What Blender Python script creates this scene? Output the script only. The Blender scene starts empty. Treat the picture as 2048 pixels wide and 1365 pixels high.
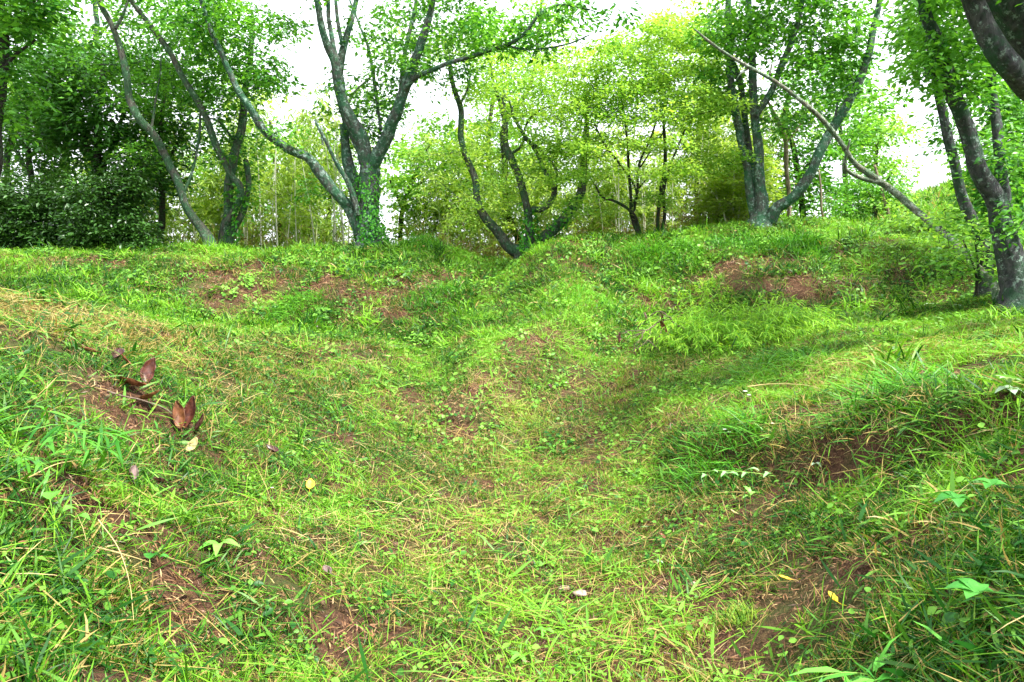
import bpy, math, random
import numpy as np
from mathutils import Vector, Matrix

# ------------------------------------------------------------------ camera, sky, sun, exposure
sc = bpy.context.scene
COL = sc.collection
EYE = 1.55
PITCH = math.radians(5.0)
F = 1400.0                                   # focal length in pixels of a 2048 px wide frame
cam_d = bpy.data.cameras.new("camera")
cam_d.sensor_width = 36.0
cam_d.lens = F / 2048.0 * 36.0
cam_d.clip_start = 0.05
cam_d.clip_end = 3000.0
cam = bpy.data.objects.new("camera", cam_d)
COL.objects.link(cam)
cam.location = (0, 0, EYE)
cam.rotation_euler = (math.pi / 2 - PITCH, 0, 0)
sc.camera = cam

SUN_EL, SUN_AZ = math.radians(56), math.radians(125)     # azimuth from +Y (view direction) towards +X
world = bpy.data.worlds.new("World")
sc.world = world
world.use_nodes = True
wn, wl = world.node_tree.nodes, world.node_tree.links
wn.clear()
w_out = wn.new("ShaderNodeOutputWorld")
w_bg = wn.new("ShaderNodeBackground")
w_sky = wn.new("ShaderNodeTexSky")
w_sky.sky_type = 'NISHITA'
w_sky.sun_disc = False
w_sky.sun_elevation = SUN_EL
w_sky.sun_rotation = SUN_AZ
w_sky.air_density = 1.0
w_sky.dust_density = 3.0
w_mix = wn.new("ShaderNodeMix"); w_mix.data_type = 'RGBA'
w_noise = wn.new("ShaderNodeTexNoise"); w_noise.inputs['Scale'].default_value = 2.2
w_noise.inputs['Detail'].default_value = 6
w_ramp = wn.new("ShaderNodeMapRange")
w_ramp.inputs['From Min'].default_value = 0.3; w_ramp.inputs['From Max'].default_value = 0.7
w_ramp.inputs['To Min'].default_value = 0.72; w_ramp.inputs['To Max'].default_value = 1.0
w_tc = wn.new("ShaderNodeTexCoord")
wl.new(w_tc.outputs['Generated'], w_noise.inputs['Vector'])
wl.new(w_noise.outputs['Fac'], w_ramp.inputs['Value'])
wl.new(w_ramp.outputs['Result'], w_mix.inputs['Factor'])
wl.new(w_sky.outputs['Color'], w_mix.inputs['A'])
w_mix.inputs['B'].default_value = (8.6, 8.8, 9.4, 1)     # overcast cloud, in the sky texture's own units
wl.new(w_mix.outputs['Result'], w_bg.inputs['Color'])
w_bg.inputs['Strength'].default_value = 0.078
wl.new(w_bg.outputs['Background'], w_out.inputs['Surface'])

sun_d = bpy.data.lights.new("sun", 'SUN')
sun_d.energy = 3.3
sun_d.angle = math.radians(7)
sun_d.color = (1.0, 0.97, 0.9)
sun = bpy.data.objects.new("sun", sun_d)
COL.objects.link(sun)
sd = Vector((math.sin(SUN_AZ) * math.cos(SUN_EL), math.cos(SUN_AZ) * math.cos(SUN_EL), math.sin(SUN_EL)))
sun.rotation_euler = sd.to_track_quat('Z', 'Y').to_euler()
sun.location = (0, 0, 30)

sc.view_settings.view_transform = 'Standard'
sc.view_settings.look = 'None'
sc.view_settings.gamma = 1.0
sc.view_settings.exposure = 2.02
sc.render.engine = 'CYCLES'
cy = sc.cycles
cy.max_bounces = 7; cy.diffuse_bounces = 4; cy.glossy_bounces = 2
cy.transmission_bounces = 6; cy.transparent_max_bounces = 6
cy.caustics_reflective = False; cy.caustics_refractive = False
cy.use_denoising = True
cy.use_adaptive_sampling = True
cy.adaptive_threshold = 0.02

RS = np.random.default_rng(7)

# ------------------------------------------------------------------ geometry of the view
CP, SP = math.cos(PITCH), math.sin(PITCH)
def ray(u, v):
    a, b = (u - 1024.0) / F, (682.5 - v) / F
    return np.array((a, CP + b * SP, -SP + b * CP))
def at(u, v, Y):
    d = ray(u, v)
    return np.array((0, 0, EYE)) + d * (Y / d[1])

# ------------------------------------------------------------------ noise
def _hash(ix, iy, seed):
    h = (ix.astype(np.int64) * 374761393 + iy.astype(np.int64) * 668265263 + seed * 1442695041) & 0xffffffff
    h = ((h ^ (h >> 13)) * 1274126177) & 0xffffffff
    return ((h ^ (h >> 16)) & 0xffff) / 65535.0
def vnoise(x, y, seed=0):
    x = np.asarray(x, float); y = np.asarray(y, float)
    ix, iy = np.floor(x), np.floor(y)
    fx, fy = x - ix, y - iy
    fx = fx * fx * (3 - 2 * fx); fy = fy * fy * (3 - 2 * fy)
    a = _hash(ix, iy, seed); b = _hash(ix + 1, iy, seed)
    c = _hash(ix, iy + 1, seed); d = _hash(ix + 1, iy + 1, seed)
    return (a * (1 - fx) + b * fx) * (1 - fy) + (c * (1 - fx) + d * fx) * fy
def fbm(x, y, s, octv=4, seed=0):
    t, amp, tot = 0, 1.0, 0
    for k in range(octv):
        t = t + amp * vnoise(np.asarray(x) * s + 17.3 * k, np.asarray(y) * s - 9.1 * k, seed + k)
        tot += amp; amp *= 0.5; s *= 2.03
    return t / tot - 0.5
def sstep(a, b, x):
    t = np.clip((x - a) / (b - a), 0, 1)
    return t * t * (3 - 2 * t)

# ------------------------------------------------------------------ terrain (measured points, thin plate surface)
CPX = [
 (1000,1365,2.52),(1200,1365,2.55),(1000,1150,3.5),(1200,1180,3.3),(950,1000,4.6),(1080,1000,4.6),(940,850,6.3),(1000,780,7.0),
 (1080,700,8.2),(1120,600,9.9),(1040,535,12.0),(1000,516,12.8),
 (500,1365,2.15),(700,1365,2.4),(700,1150,3.1),(500,1150,2.7),(800,960,4.5),
 (500,700,6.2),(700,760,6.3),(860,760,6.9),(700,900,4.7),(500,1000,3.6),(500,850,4.4),(300,750,4.0),(300,1000,2.95),(300,1200,2.35),
 (100,1200,1.85),(100,1000,2.3),(50,800,3.0),(0,1365,1.38),(0,690,3.7),(0,588,4.7),(200,622,4.9),(400,676,5.3),(150,700,3.9),
 (250,610,8.9),(450,625,9.3),(620,640,9.3),(800,640,9.6),(940,630,9.9),
 (0,501,11.4),(300,498,11.8),(600,495,12.1),(700,492,12.4),(850,481,12.5),(940,503,12.7),(480,560,10.6),(200,560,10.2),(800,560,11.0),(950,565,11.3),
 (1500,1365,2.3),(1750,1365,1.85),(2048,1365,1.42),(2000,1100,1.95),(1700,1100,2.8),(1450,1150,3.1),(1800,950,3.2),(2000,900,2.8),(1500,1000,3.8),(1300,1000,4.3),
 (1300,850,5.6),(1600,850,4.5),(2000,760,3.9),(1700,740,5.2),(1400,740,6.7),(2000,665,5.9),(1700,675,6.8),(1450,715,7.3),(1250,700,8.0),
 (1260,620,9.4),(1400,615,9.1),(1650,618,8.6),(1850,622,8.0),(2010,605,7.5),
 (1150,476,11.6),(1300,470,11.5),(1500,452,11.5),(1700,462,11.3),(1850,482,10.6),(1080,510,12.0),(1500,500,10.5),(1650,530,10.0),(1300,540,10.6),
 (2048,500,9.6),(1800,445,14.0),(1680,445,14.0),(1900,378,24.0),(1850,400,19.0),(2048,330,24.0),(1560,440,14.0),
]
CW = [(-5.0,6.6,1.05),(-3.4,7.2,1.0),(-7.5,8.2,1.1),(-9,10.4,1.7),(-10,13,2.0),(-9,16,1.4),(-4,15.5,1.5),(-1.5,15.6,1.3),(0.6,15.2,1.3),(3,14.2,1.9),
 (3,17,1.5),(0,20,0.4),(-6,20,0.3),(-12,20,0.2),(5,20,1.5),(9,20,3.0),(0,28,-1.0),(-14,28,-1.4),(8,28,1.0),(20,28,5.5),(20,18,4.4),(16,11,3.2),(14,7,2.6),
 (-16,12,1.8),(-18,4,2.0),(-20,-4,2.2),(0,-4,-0.1),(-2.5,-3,0.9),(3,-3,1.0),(20,-4,2.2),(0,0.2,0.0),(0.2,1.4,0.0),(-1.6,0.2,.75),(1.7,0.2,.8),(-3.4,1.5,1.45),(3.6,1.5,1.3),
 (-4.6,3.6,1.42),(5.5,4,1.5),(-6.5,4.5,1.5),(-6,1,1.8),(7.5,5,1.8),(7,1,1.9)]
pts = np.array([at(*c) for c in CPX] + [np.array(c, float) for c in CW])
def tps_k(r2):
    return np.where(r2 > 1e-9, 0.5 * r2 * np.log(np.maximum(r2, 1e-9)), 0)
n = len(pts)
D2 = ((pts[:, None, :2] - pts[None, :, :2]) ** 2).sum(-1)
A = np.zeros((n + 3, n + 3))
A[:n, :n] = tps_k(D2) + np.eye(n) * 0.02
A[:n, n] = 1; A[:n, n + 1:] = pts[:, :2]; A[n, :n] = 1; A[n + 1:, :n] = pts[:, :2].T
rhs = np.zeros(n + 3); rhs[:n] = pts[:, 2]
W = np.linalg.solve(A, rhs)
def tps(x, y):
    x = np.ravel(x); y = np.ravel(y); out = np.empty(len(x))
    for s in range(0, len(x), 20000):
        xx, yy = x[s:s+20000], y[s:s+20000]
        r2 = (xx[:, None] - pts[None, :, 0]) ** 2 + (yy[:, None] - pts[None, :, 1]) ** 2
        out[s:s+20000] = tps_k(r2) @ W[:n] + W[n] + W[n+1] * xx + W[n+2] * yy
    return out
def height(x, y):
    x = np.asarray(x, float); y = np.asarray(y, float); shp = x.shape
    xc, yc = np.clip(x, -20, 20), np.clip(y, -4, 28)
    z = tps(xc, yc).reshape(shp)
    d = np.hypot(x - xc, y - yc)
    z = z + (-14 - z) * sstep(0, 70, d) + fbm(x, y, 0.03, 3, 5) * 6 * sstep(20, 150, d)
    near = 1 - sstep(0, 12, d)
    ridge = np.array([(.42, 11.3), (.55, 10.7), (.72, 9.9), (.50, 8.3), (-.05, 7.2), (-.35, 6.4)])
    dm = np.full(shp, 9.0)
    for a_, b_ in zip(ridge[:-1], ridge[1:]):
        ab = b_ - a_; t_ = np.clip(((x - a_[0]) * ab[0] + (y - a_[1]) * ab[1]) / (ab @ ab), 0, 1)
        dm = np.minimum(dm, np.hypot(x - a_[0] - t_ * ab[0], y - a_[1] - t_ * ab[1]))
    z = z + .34 * np.exp(-(dm / .5) ** 2)
    crest = 4.75 + .12 * (x + 3.4); wl = np.hypot(np.maximum(0, x + 2.05), y - crest)
    z = z - .03 * np.exp(-(wl / .5) ** 2) - .42 * np.exp(-((y - crest - 1.55) / .75) ** 2) * sstep(-1.6, -2.3, x)
    z = z - .20 * np.exp(-((x + .95 + .1 * (y - 7.5)) / .4) ** 2) * sstep(5.2, 6.4, y) * (1 - sstep(9, 10, y))
    yl = 4.8 - 1.7 * (np.clip(x, .9, 2.6) - 1.1); w_ = y - yl
    z = z + .15 * sstep(-.16, .10, w_ + fbm(x, y, 2.5, 2, 9) * .5) * (1 - sstep(.4, 2.2, w_)) * sstep(.85, 1.3, x) * (1 - sstep(3, 4, x))
    z = z - .40 * np.exp(-((y - 9.7) / .7) ** 2) * sstep(-.3, -1.3, x) * (1 - sstep(-4, -6, x))
    z = z - .36 * np.exp(-((y - 9.3 + .12 * (x - 2)) / .6) ** 2) * sstep(1.3, 2.2, x) * (1 - sstep(5, 7, x))
    z = z - .11 * sstep(9, 10.5, y) * (1 - sstep(14, 17, y))
    far_bank = sstep(9.3, 10.3, y) * (1 - sstep(11.3, 12.3, y))
    z = z + near * far_bank * (fbm(x, y, 2.2, 3, 8) * .16)
    z = z + near * (fbm(x, y, 0.9, 3, 1) * 0.16 + fbm(x, y, 3.4, 4, 2) * 0.085 * (0.6 + 1.0 * sstep(0.2, 1.2, np.abs(x) )))
    return z
# cached height grid for fast look-ups
GX0, GX1, GY0, GY1, GS = -20, 20, -4, 28, 0.08
gxs = np.arange(GX0, GX1 + 1e-6, GS); gys = np.arange(GY0, GY1 + 1e-6, GS)
gX, gY = np.meshgrid(gxs, gys)
GZ = height(gX, gY)
def hz(x, y):
    x = np.asarray(x, float); y = np.asarray(y, float)
    fx = np.clip((x - GX0) / GS, 0, len(gxs) - 1.001); fy = np.clip((y - GY0) / GS, 0, len(gys) - 1.001)
    ix, iy = fx.astype(int), fy.astype(int); fx = fx - ix; fy = fy - iy
    return (GZ[iy, ix] * (1-fx) + GZ[iy, ix+1] * fx) * (1-fy) + (GZ[iy+1, ix] * (1-fx) + GZ[iy+1, ix+1] * fx) * fy
def normals(x, y, e=0.12):
    dx = (hz(x + e, y) - hz(x - e, y)) / (2 * e); dy = (hz(x, y + e) - hz(x, y - e)) / (2 * e)
    nn = np.stack([-dx, -dy, np.ones_like(dx)], -1)
    return nn / np.linalg.norm(nn, axis=-1, keepdims=True)
def hit(u, v, ymax=27.0):
    """where the line of sight through a photo pixel meets the ground"""
    d = ray(u, v)
    Y = np.linspace(0.6, ymax, 2600)
    P = np.array((0, 0, EYE))[None] + d[None] * (Y / d[1])[:, None]
    below = np.nonzero(P[:, 2] <= hz(P[:, 0], P[:, 1]))[0]
    k = below[0] if len(below) else len(Y) - 1
    p = P[k].copy(); p[2] = hz(p[0], p[1])
    return p

# ------------------------------------------------------------------ mesh helpers
def make_mesh(name, V, Q=None, T=None, attrs=None, smooth=True, mat=None):
    """mesh from numpy arrays: quads Q and triangles T"""
    V = np.asarray(V, np.float32).reshape(-1, 3)
    Q = np.zeros((0, 4), np.int32) if Q is None else np.asarray(Q, np.int32).reshape(-1, 4)
    T = np.zeros((0, 3), np.int32) if T is None else np.asarray(T, np.int32).reshape(-1, 3)
    me = bpy.data.meshes.new(name)
    me.vertices.add(len(V)); me.vertices.foreach_set('co', V.ravel())
    me.loops.add(Q.size + T.size)
    me.loops.foreach_set('vertex_index', np.concatenate([Q.ravel(), T.ravel()]).astype(np.int32))
    me.polygons.add(len(Q) + len(T))
    st = np.concatenate([np.arange(len(Q)) * 4, Q.size + np.arange(len(T)) * 3]).astype(np.int32)
    me.polygons.foreach_set('loop_start', st)
    me.polygons.foreach_set('use_smooth', np.full(len(Q) + len(T), smooth))
    for k, a in (attrs or {}).items():
        at_ = me.attributes.new(k, 'FLOAT', 'POINT'); at_.data.foreach_set('value', np.asarray(a, np.float32))
    me.update(calc_edges=True)
    if mat: me.materials.append(mat)
    return me
def link(name, me, parent=None, **props):
    o = bpy.data.objects.new(name, me); COL.objects.link(o)
    if parent is not None: o.parent = parent
    for k, v in props.items(): o[k] = v
    return o
def empty(name, loc, label, cat, group=None, rz=0.0):
    o = bpy.data.objects.new(name, None); COL.objects.link(o)
    o.location = [float(c) for c in loc]; o.rotation_euler = (0, 0, rz); o.empty_display_size = 0.2
    o['label'] = label; o['category'] = cat
    if group: o['group'] = group
    return o

class Geo:
    """collects geometry in world coordinates; build() subtracts the origin"""
    def __init__(s): s.V, s.Q, s.T, s.A, s.n = [], [], [], [], 0
    def add(s, V, Q=None, T=None, a=None):
        V = np.asarray(V, float).reshape(-1, 3)
        if Q is not None and len(Q): s.Q.append(np.asarray(Q).reshape(-1, 4) + s.n)
        if T is not None and len(T): s.T.append(np.asarray(T).reshape(-1, 3) + s.n)
        s.V.append(V); s.n += len(V)
        s.A.append(np.full(len(V), 0.5) if a is None else np.broadcast_to(a, (len(V),)))
    def build(s, name, mat, parent=None, origin=(0, 0, 0), smooth=True, **props):
        V = np.concatenate(s.V) - np.asarray(origin, float)
        me = make_mesh(name, V, np.concatenate(s.Q) if s.Q else None, np.concatenate(s.T) if s.T else None,
                       {'tint': np.concatenate(s.A)}, smooth, mat)
        return link(name, me, parent, **props)

def smooth_path(P, R, step=0.12):
    P = np.asarray(P, float); R = np.asarray(R, float)
    if len(P) < 3:
        m = max(2, int(np.linalg.norm(P[-1] - P[0]) / step)); t = np.linspace(0, 1, m + 1)[:, None]
        return P[0] * (1 - t) + P[-1] * t, R[0] * (1 - t[:, 0]) + R[-1] * t[:, 0]
    E = np.vstack([2 * P[0] - P[1], P, 2 * P[-1] - P[-2]])
    op, orr = [], []
    for i in range(len(P) - 1):
        m = max(1, int(np.linalg.norm(P[i+1] - P[i]) / step))
        t = (np.arange(m) / m)[:, None]
        a, b, c, d = E[i], E[i+1], E[i+2], E[i+3]
        op.append(0.5 * ((2*b) + (-a + c)*t + (2*a - 5*b + 4*c - d)*t**2 + (-a + 3*b - 3*c + d)*t**3))
        orr.append(R[i] * (1 - t[:, 0]) + R[i+1] * t[:, 0])
    op.append(P[-1:]); orr.append(R[-1:])
    return np.concatenate(op), np.concatenate(orr)
def tube(P, R, k=8, rough=0.0, seed=0, cap=True):
    P = np.asarray(P, float); R = np.asarray(R, float); m = len(P)
    T = np.gradient(P, axis=0); T /= np.linalg.norm(T, axis=1, keepdims=True) + 1e-9
    up = np.array((0.3, 0.9, 0.1)); up /= np.linalg.norm(up)
    N = np.zeros_like(P)
    nrm = np.cross(T[0], up); nrm /= np.linalg.norm(nrm) + 1e-9
    for i in range(m):
        nrm = nrm - T[i] * nrm.dot(T[i]); nrm /= np.linalg.norm(nrm) + 1e-9
        N[i] = nrm
    B = np.cross(T, N)
    ang = np.arange(k) * 2 * math.pi / k
    rr = np.repeat(R[:, None], k, 1)
    if rough:
        L = np.cumsum(np.r_[0, np.linalg.norm(np.diff(P, axis=0), axis=1)])
        s_ = L[:, None] * 2.2 + np.zeros(k)[None]; c_ = np.cos(ang)[None] * 1.3 + np.sin(ang)[None] * 0.7 + np.zeros(m)[:, None]
        if k > 12: rr = rr * (1 + .30 * fbm(s_ * 1.5 + seed, np.arctan2(np.sin(ang), np.cos(ang))[None] * k / 6.5 + s_ * .15, 2.0, 3, seed + 5))
        rr = rr * (1 + rough * 2 * fbm(s_ + seed * 3.1, c_ * 1.6 + seed, 1.6, 3, seed))
    V = P[:, None] + rr[..., None] * (np.cos(ang)[None, :, None] * N[:, None] + np.sin(ang)[None, :, None] * B[:, None])
    i = np.arange(m - 1)[:, None] * k; j = np.arange(k)[None]; j2 = (j + 1) % k
    Q = np.stack([i + j, i + j2, i + k + j2, i + k + j], -1).reshape(-1, 4)
    V = V.reshape(-1, 3); Tt = None
    if cap:
        V = np.vstack([V, P[-1:]]); b = (m - 1) * k
        Tt = np.stack([b + np.arange(k), b + (np.arange(k) + 1) % k, np.full(k, m * k)], -1)
    return V, Q, Tt

# leaf templates: x across, y along, z up; unit length, unit width
L_RHOMB = (np.array([(0,0,0),(.5,.42,.05),(0,1,-.10),(-.5,.42,.05)], float), np.array([(0,1,2,3)]), None)
L_OVAL = (np.array([(0,0,0),(.34,.2,.05),(.5,.48,.07),(.3,.78,.0),(0,1,-.14),(-.3,.78,.0),(-.5,.48,.07),(-.34,.2,.05),(0,.48,-.02)], float),
          np.array([(0,1,2,8),(8,2,3,4),(0,8,6,7),(8,4,5,6)]), None)
L_NARROW = (np.array([(0,0,0),(.5,.3,.03),(.35,.7,-.06),(0,1,-.25),(-.35,.7,-.06),(-.5,.3,.03)], float), np.array([(0,1,4,5),(1,2,3,4)]), None)
def place_leaves(geo, tmpl, P, Dv, Nv, length, width, tint):
    V0, Q0, _ = tmpl; m = len(P); k = len(V0)
    Dv = Dv / (np.linalg.norm(Dv, axis=1, keepdims=True) + 1e-9)
    X = np.cross(Dv, Nv); X /= np.linalg.norm(X, axis=1, keepdims=True) + 1e-9
    Z = np.cross(X, Dv)
    length = np.broadcast_to(length, (m,)); width = np.broadcast_to(width, (m,))
    V = (P[:, None] + X[:, None] * (V0[None, :, 0:1] * width[:, None, None]) + Dv[:, None] * (V0[None, :, 1:2] * length[:, None, None])
         + Z[:, None] * (V0[None, :, 2:3] * length[:, None, None]))
    Q = (np.arange(m)[:, None, None] * k + Q0[None]).reshape(-1, 4)
    geo.add(V.reshape(-1, 3), Q=Q, a=np.repeat(tint, k))

# ------------------------------------------------------------------ materials
def new_mat(name):
    m = bpy.data.materials.new(name); m.use_nodes = True
    m.node_tree.nodes.clear()
    return m, m.node_tree.nodes, m.node_tree.links
def rgba(c): return (c[0], c[1], c[2], 1.0)
def mixc(nd, lk, fac, a, b, blend='MIX'):
    x = nd.new('ShaderNodeMix'); x.data_type = 'RGBA'; x.blend_type = blend
    for sock, v in ((x.inputs['Factor'], fac), (x.inputs['A'], a), (x.inputs['B'], b)):
        if isinstance(v, (int, float)): sock.default_value = v
        elif isinstance(v, tuple): sock.default_value = rgba(v)
        else: lk.new(v, sock)
    return x.outputs['Result']
def mrange(nd, lk, v, a, b, c=0.0, d=1.0):
    x = nd.new('ShaderNodeMapRange'); lk.new(v, x.inputs['Value'])
    for k_, q in zip(('From Min', 'From Max', 'To Min', 'To Max'), (a, b, c, d)): x.inputs[k_].default_value = q
    return x.outputs['Result']
def noise_n(nd, lk, vec, scale, detail=4, rough=.55):
    x = nd.new('ShaderNodeTexNoise'); x.inputs['Scale'].default_value = scale
    x.inputs['Detail'].default_value = detail; x.inputs['Roughness'].default_value = rough
    if vec is not None: lk.new(vec, x.inputs['Vector'])
    return x.outputs['Fac']
def leaf_mat(name, dark, light, trans=0.45, warm=(1.25, 1.1, 0.5), rough=0.42, spec=0.35, nscale=0.9):
    m, nd, lk = new_mat(name)
    out = nd.new('ShaderNodeOutputMaterial')
    a = nd.new('ShaderNodeAttribute'); a.attribute_name = 'tint'
    geo = nd.new('ShaderNodeNewGeometry')
    nz = noise_n(nd, lk, geo.outputs['Position'], nscale, 3)
    s = nd.new('ShaderNodeMath'); s.operation = 'ADD'
    lk.new(a.outputs['Fac'], s.inputs[0]); lk.new(mrange(nd, lk, nz, .3, .7, -.35, .35), s.inputs[1])
    s.use_clamp = True
    colr = mixc(nd, lk, s.outputs[0], dark, light)
    p = nd.new('ShaderNodeBsdfPrincipled'); lk.new(colr, p.inputs['Base Color'])
    p.inputs['Roughness'].default_value = rough; p.inputs['Specular IOR Level'].default_value = spec
    t = nd.new('ShaderNodeBsdfTranslucent')
    lk.new(mixc(nd, lk, 1.0, colr, warm, 'MULTIPLY'), t.inputs['Color'])
    x = nd.new('ShaderNodeMixShader'); x.inputs[0].default_value = trans
    lk.new(p.outputs[0], x.inputs[1]); lk.new(t.outputs[0], x.inputs[2]); lk.new(x.outputs[0], out.inputs['Surface'])
    return m
def grass_mat(name, dark, light, straw, trans=0.35):
    """instances carry tint and dry; each blade carries bt"""
    m, nd, lk = new_mat(name)
    out = nd.new('ShaderNodeOutputMaterial')
    def attr(nm, ty):
        a = nd.new('ShaderNodeAttribute'); a.attribute_name = nm; a.attribute_type = ty; return a.outputs['Fac']
    bt = attr('tint', 'GEOMETRY'); it = attr('itint', 'INSTANCER'); dry = attr('dry', 'INSTANCER')
    s = nd.new('ShaderNodeMath'); s.operation = 'ADD'; s.use_clamp = True
    lk.new(it, s.inputs[0]); lk.new(mrange(nd, lk, bt, 0, 1, -.58, .52), s.inputs[1])
    green = mixc(nd, lk, s.outputs[0], dark, light)
    # dry blades: a hash of bt compared with dry
    h = nd.new('ShaderNodeMath'); h.operation = 'MULTIPLY'; lk.new(bt, h.inputs[0]); h.inputs[1].default_value = 7.31
    fr = nd.new('ShaderNodeMath'); fr.operation = 'FRACT'; lk.new(h.outputs[0], fr.inputs[0])
    lt = nd.new('ShaderNodeMath'); lt.operation = 'LESS_THAN'; lk.new(fr.outputs[0], lt.inputs[0]); lk.new(dry, lt.inputs[1])
    colr = mixc(nd, lk, lt.outputs[0], green, straw)
    p = nd.new('ShaderNodeBsdfPrincipled'); lk.new(colr, p.inputs['Base Color'])
    p.inputs['Roughness'].default_value = 0.45; p.inputs['Specular IOR Level'].default_value = 0.28
    t = nd.new('ShaderNodeBsdfTranslucent'); lk.new(mixc(nd, lk, 1.0, colr, (1.2, 1.1, .6), 'MULTIPLY'), t.inputs['Color'])
    x = nd.new('ShaderNodeMixShader'); x.inputs[0].default_value = trans
    lk.new(p.outputs[0], x.inputs[1]); lk.new(t.outputs[0], x.inputs[2]); lk.new(x.outputs[0], out.inputs['Surface'])
    return m
def bark_mat(name, base=(.10, .085, .07), dark=(.035, .03, .025), moss=(.045, .11, .035), lichen=(.30, .36, .30), moss_amt=.5, lich_amt=.35, pink=None):
    m, nd, lk = new_mat(name)
    out = nd.new('ShaderNodeOutputMaterial'); geo = nd.new('ShaderNodeNewGeometry')
    mp = nd.new('ShaderNodeMapping'); mp.inputs['Scale'].default_value = (1, 1, .35); lk.new(geo.outputs['Position'], mp.inputs['Vector'])
    n1 = noise_n(nd, lk, mp.outputs[0], 26, 6, .65)
    c = mixc(nd, lk, mrange(nd, lk, n1, .35, .65), dark, base)
    n2 = noise_n(nd, lk, geo.outputs['Position'], 4.5, 8, .75)
    c = mixc(nd, lk, mrange(nd, lk, n2, .62 - .3 * moss_amt, .74 - .3 * moss_amt, 0, .85), c, moss)
    n3 = noise_n(nd, lk, geo.outputs['Position'], 14, 8, .75)
    c = mixc(nd, lk, mrange(nd, lk, n3, .66 - .25 * lich_amt, .72 - .25 * lich_amt, 0, .8), c, lichen)
    p = nd.new('ShaderNodeBsdfPrincipled'); lk.new(c, p.inputs['Base Color'])
    p.inputs['Roughness'].default_value = .85; p.inputs['Specular IOR Level'].default_value = .2
    b = nd.new('ShaderNodeBump'); b.inputs['Strength'].default_value = 1; b.inputs['Distance'].default_value = .06
    lk.new(n1, b.inputs['Height']); lk.new(b.outputs[0], p.inputs['Normal'])
    lk.new(p.outputs[0], out.inputs['Surface'])
    return m
def plain_mat(name, c1, c2, scale=30, rough=.7, trans=0.0, spec=.3, coord='Position'):
    m, nd, lk = new_mat(name)
    out = nd.new('ShaderNodeOutputMaterial')
    if coord == 'Position': vec = nd.new('ShaderNodeNewGeometry').outputs['Position']
    else: vec = nd.new('ShaderNodeTexCoord').outputs['Object']
    nz = noise_n(nd, lk, vec, scale, 4)
    c = mixc(nd, lk, mrange(nd, lk, nz, .35, .65), c1, c2)
    p = nd.new('ShaderNodeBsdfPrincipled'); lk.new(c, p.inputs['Base Color'])
    p.inputs['Roughness'].default_value = rough; p.inputs['Specular IOR Level'].default_value = spec
    if trans:
        t = nd.new('ShaderNodeBsdfTranslucent'); lk.new(c, t.inputs['Color'])
        x = nd.new('ShaderNodeMixShader'); x.inputs[0].default_value = trans
        lk.new(p.outputs[0], x.inputs[1]); lk.new(t.outputs[0], x.inputs[2]); lk.new(x.outputs[0], out.inputs['Surface'])
    else: lk.new(p.outputs[0], out.inputs['Surface'])
    return m

M_SOIL, nd, lk = new_mat('soil')
out = nd.new('ShaderNodeOutputMaterial'); g_ = nd.new('ShaderNodeNewGeometry'); pos = g_.outputs['Position']
na = noise_n(nd, lk, pos, 2.0, 6, .6); nb = noise_n(nd, lk, pos, 38, 6, .7); nc = noise_n(nd, lk, pos, 120, 3, .6)
c = mixc(nd, lk, mrange(nd, lk, nb, .35, .65), (.025, .013, .008), (.11, .054, .030))
c = mixc(nd, lk, mrange(nd, lk, nc, .55, .7, 0, .7), c, (.24, .15, .075))
c = mixc(nd, lk, mrange(nd, lk, na, .5, .62, 0, .6), c, (.05, .085, .018))
av = nd.new('ShaderNodeAttribute'); av.attribute_name = 'lawn'
c = mixc(nd, lk, av.outputs['Fac'], c, (.055, .12, .018))
pb = nd.new('ShaderNodeBsdfPrincipled'); lk.new(c, pb.inputs['Base Color']); pb.inputs['Roughness'].default_value = .95
pb.inputs['Specular IOR Level'].default_value = .15
bp = nd.new('ShaderNodeBump'); bp.inputs['Strength'].default_value = 1; bp.inputs['Distance'].default_value = .03
lk.new(nb, bp.inputs['Height']); lk.new(bp.outputs[0], pb.inputs['Normal']); lk.new(pb.outputs[0], out.inputs['Surface'])

G_D, G_L, G_S = (.009, .072, .003), (.205, .47, .024), (.36, .27, .085)
M_GRASS = grass_mat('grass_blades', G_D, G_L, G_S)
M_WEED = grass_mat('weed_leaves', (.014, .09, .008), (.19, .43, .045), (.30, .20, .07))
M_STRAW = grass_mat('dry_straw', (.20, .17, .05), (.52, .42, .16), (.46, .36, .16), .2)
M_LITTER = grass_mat('brown_litter', (.045, .021, .010), (.21, .105, .045), (.32, .23, .10), .05)
M_BARK_CH = bark_mat('cherry_bark', (.115, .12, .10), (.04, .045, .042), (.03, .12, .055), (.28, .40, .34), .62, .5)
M_BARK_MOSS = bark_mat('mossy_bark', (.13, .13, .10), (.035, .035, .028), (.035, .11, .045), (.22, .34, .24), .62, .36)
M_BARK_RT = bark_mat('dark_lichen_bark', (.085, .085, .085), (.022, .024, .026), (.025, .075, .035), (.26, .36, .30), .5, .42)
M_BARK_DEAD = bark_mat('dead_bark', (.22, .20, .15), (.09, .08, .06), (.07, .14, .07), (.36, .42, .34), .65, .6)
M_BARK_DK = bark_mat('dark_bark', (.06, .05, .045), (.02, .018, .016), (.03, .07, .02), (.2, .24, .18), .5, .15)
M_BARK_PALE = bark_mat('pale_bark', (.33, .27, .18), (.14, .11, .07), (.12, .17, .06), (.42, .42, .34), .2, .3)
M_LF_CH = leaf_mat('cherry_leaves', (.016, .125, .014), (.18, .48, .055))
M_LF_MP = leaf_mat('maple_leaves', (.12, .32, .03), (.46, .72, .14), .5)
M_LF_EV = leaf_mat('evergreen_tree_leaves', (.018, .085, .010), (.08, .27, .030), .35, rough=.35, spec=.4)
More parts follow.
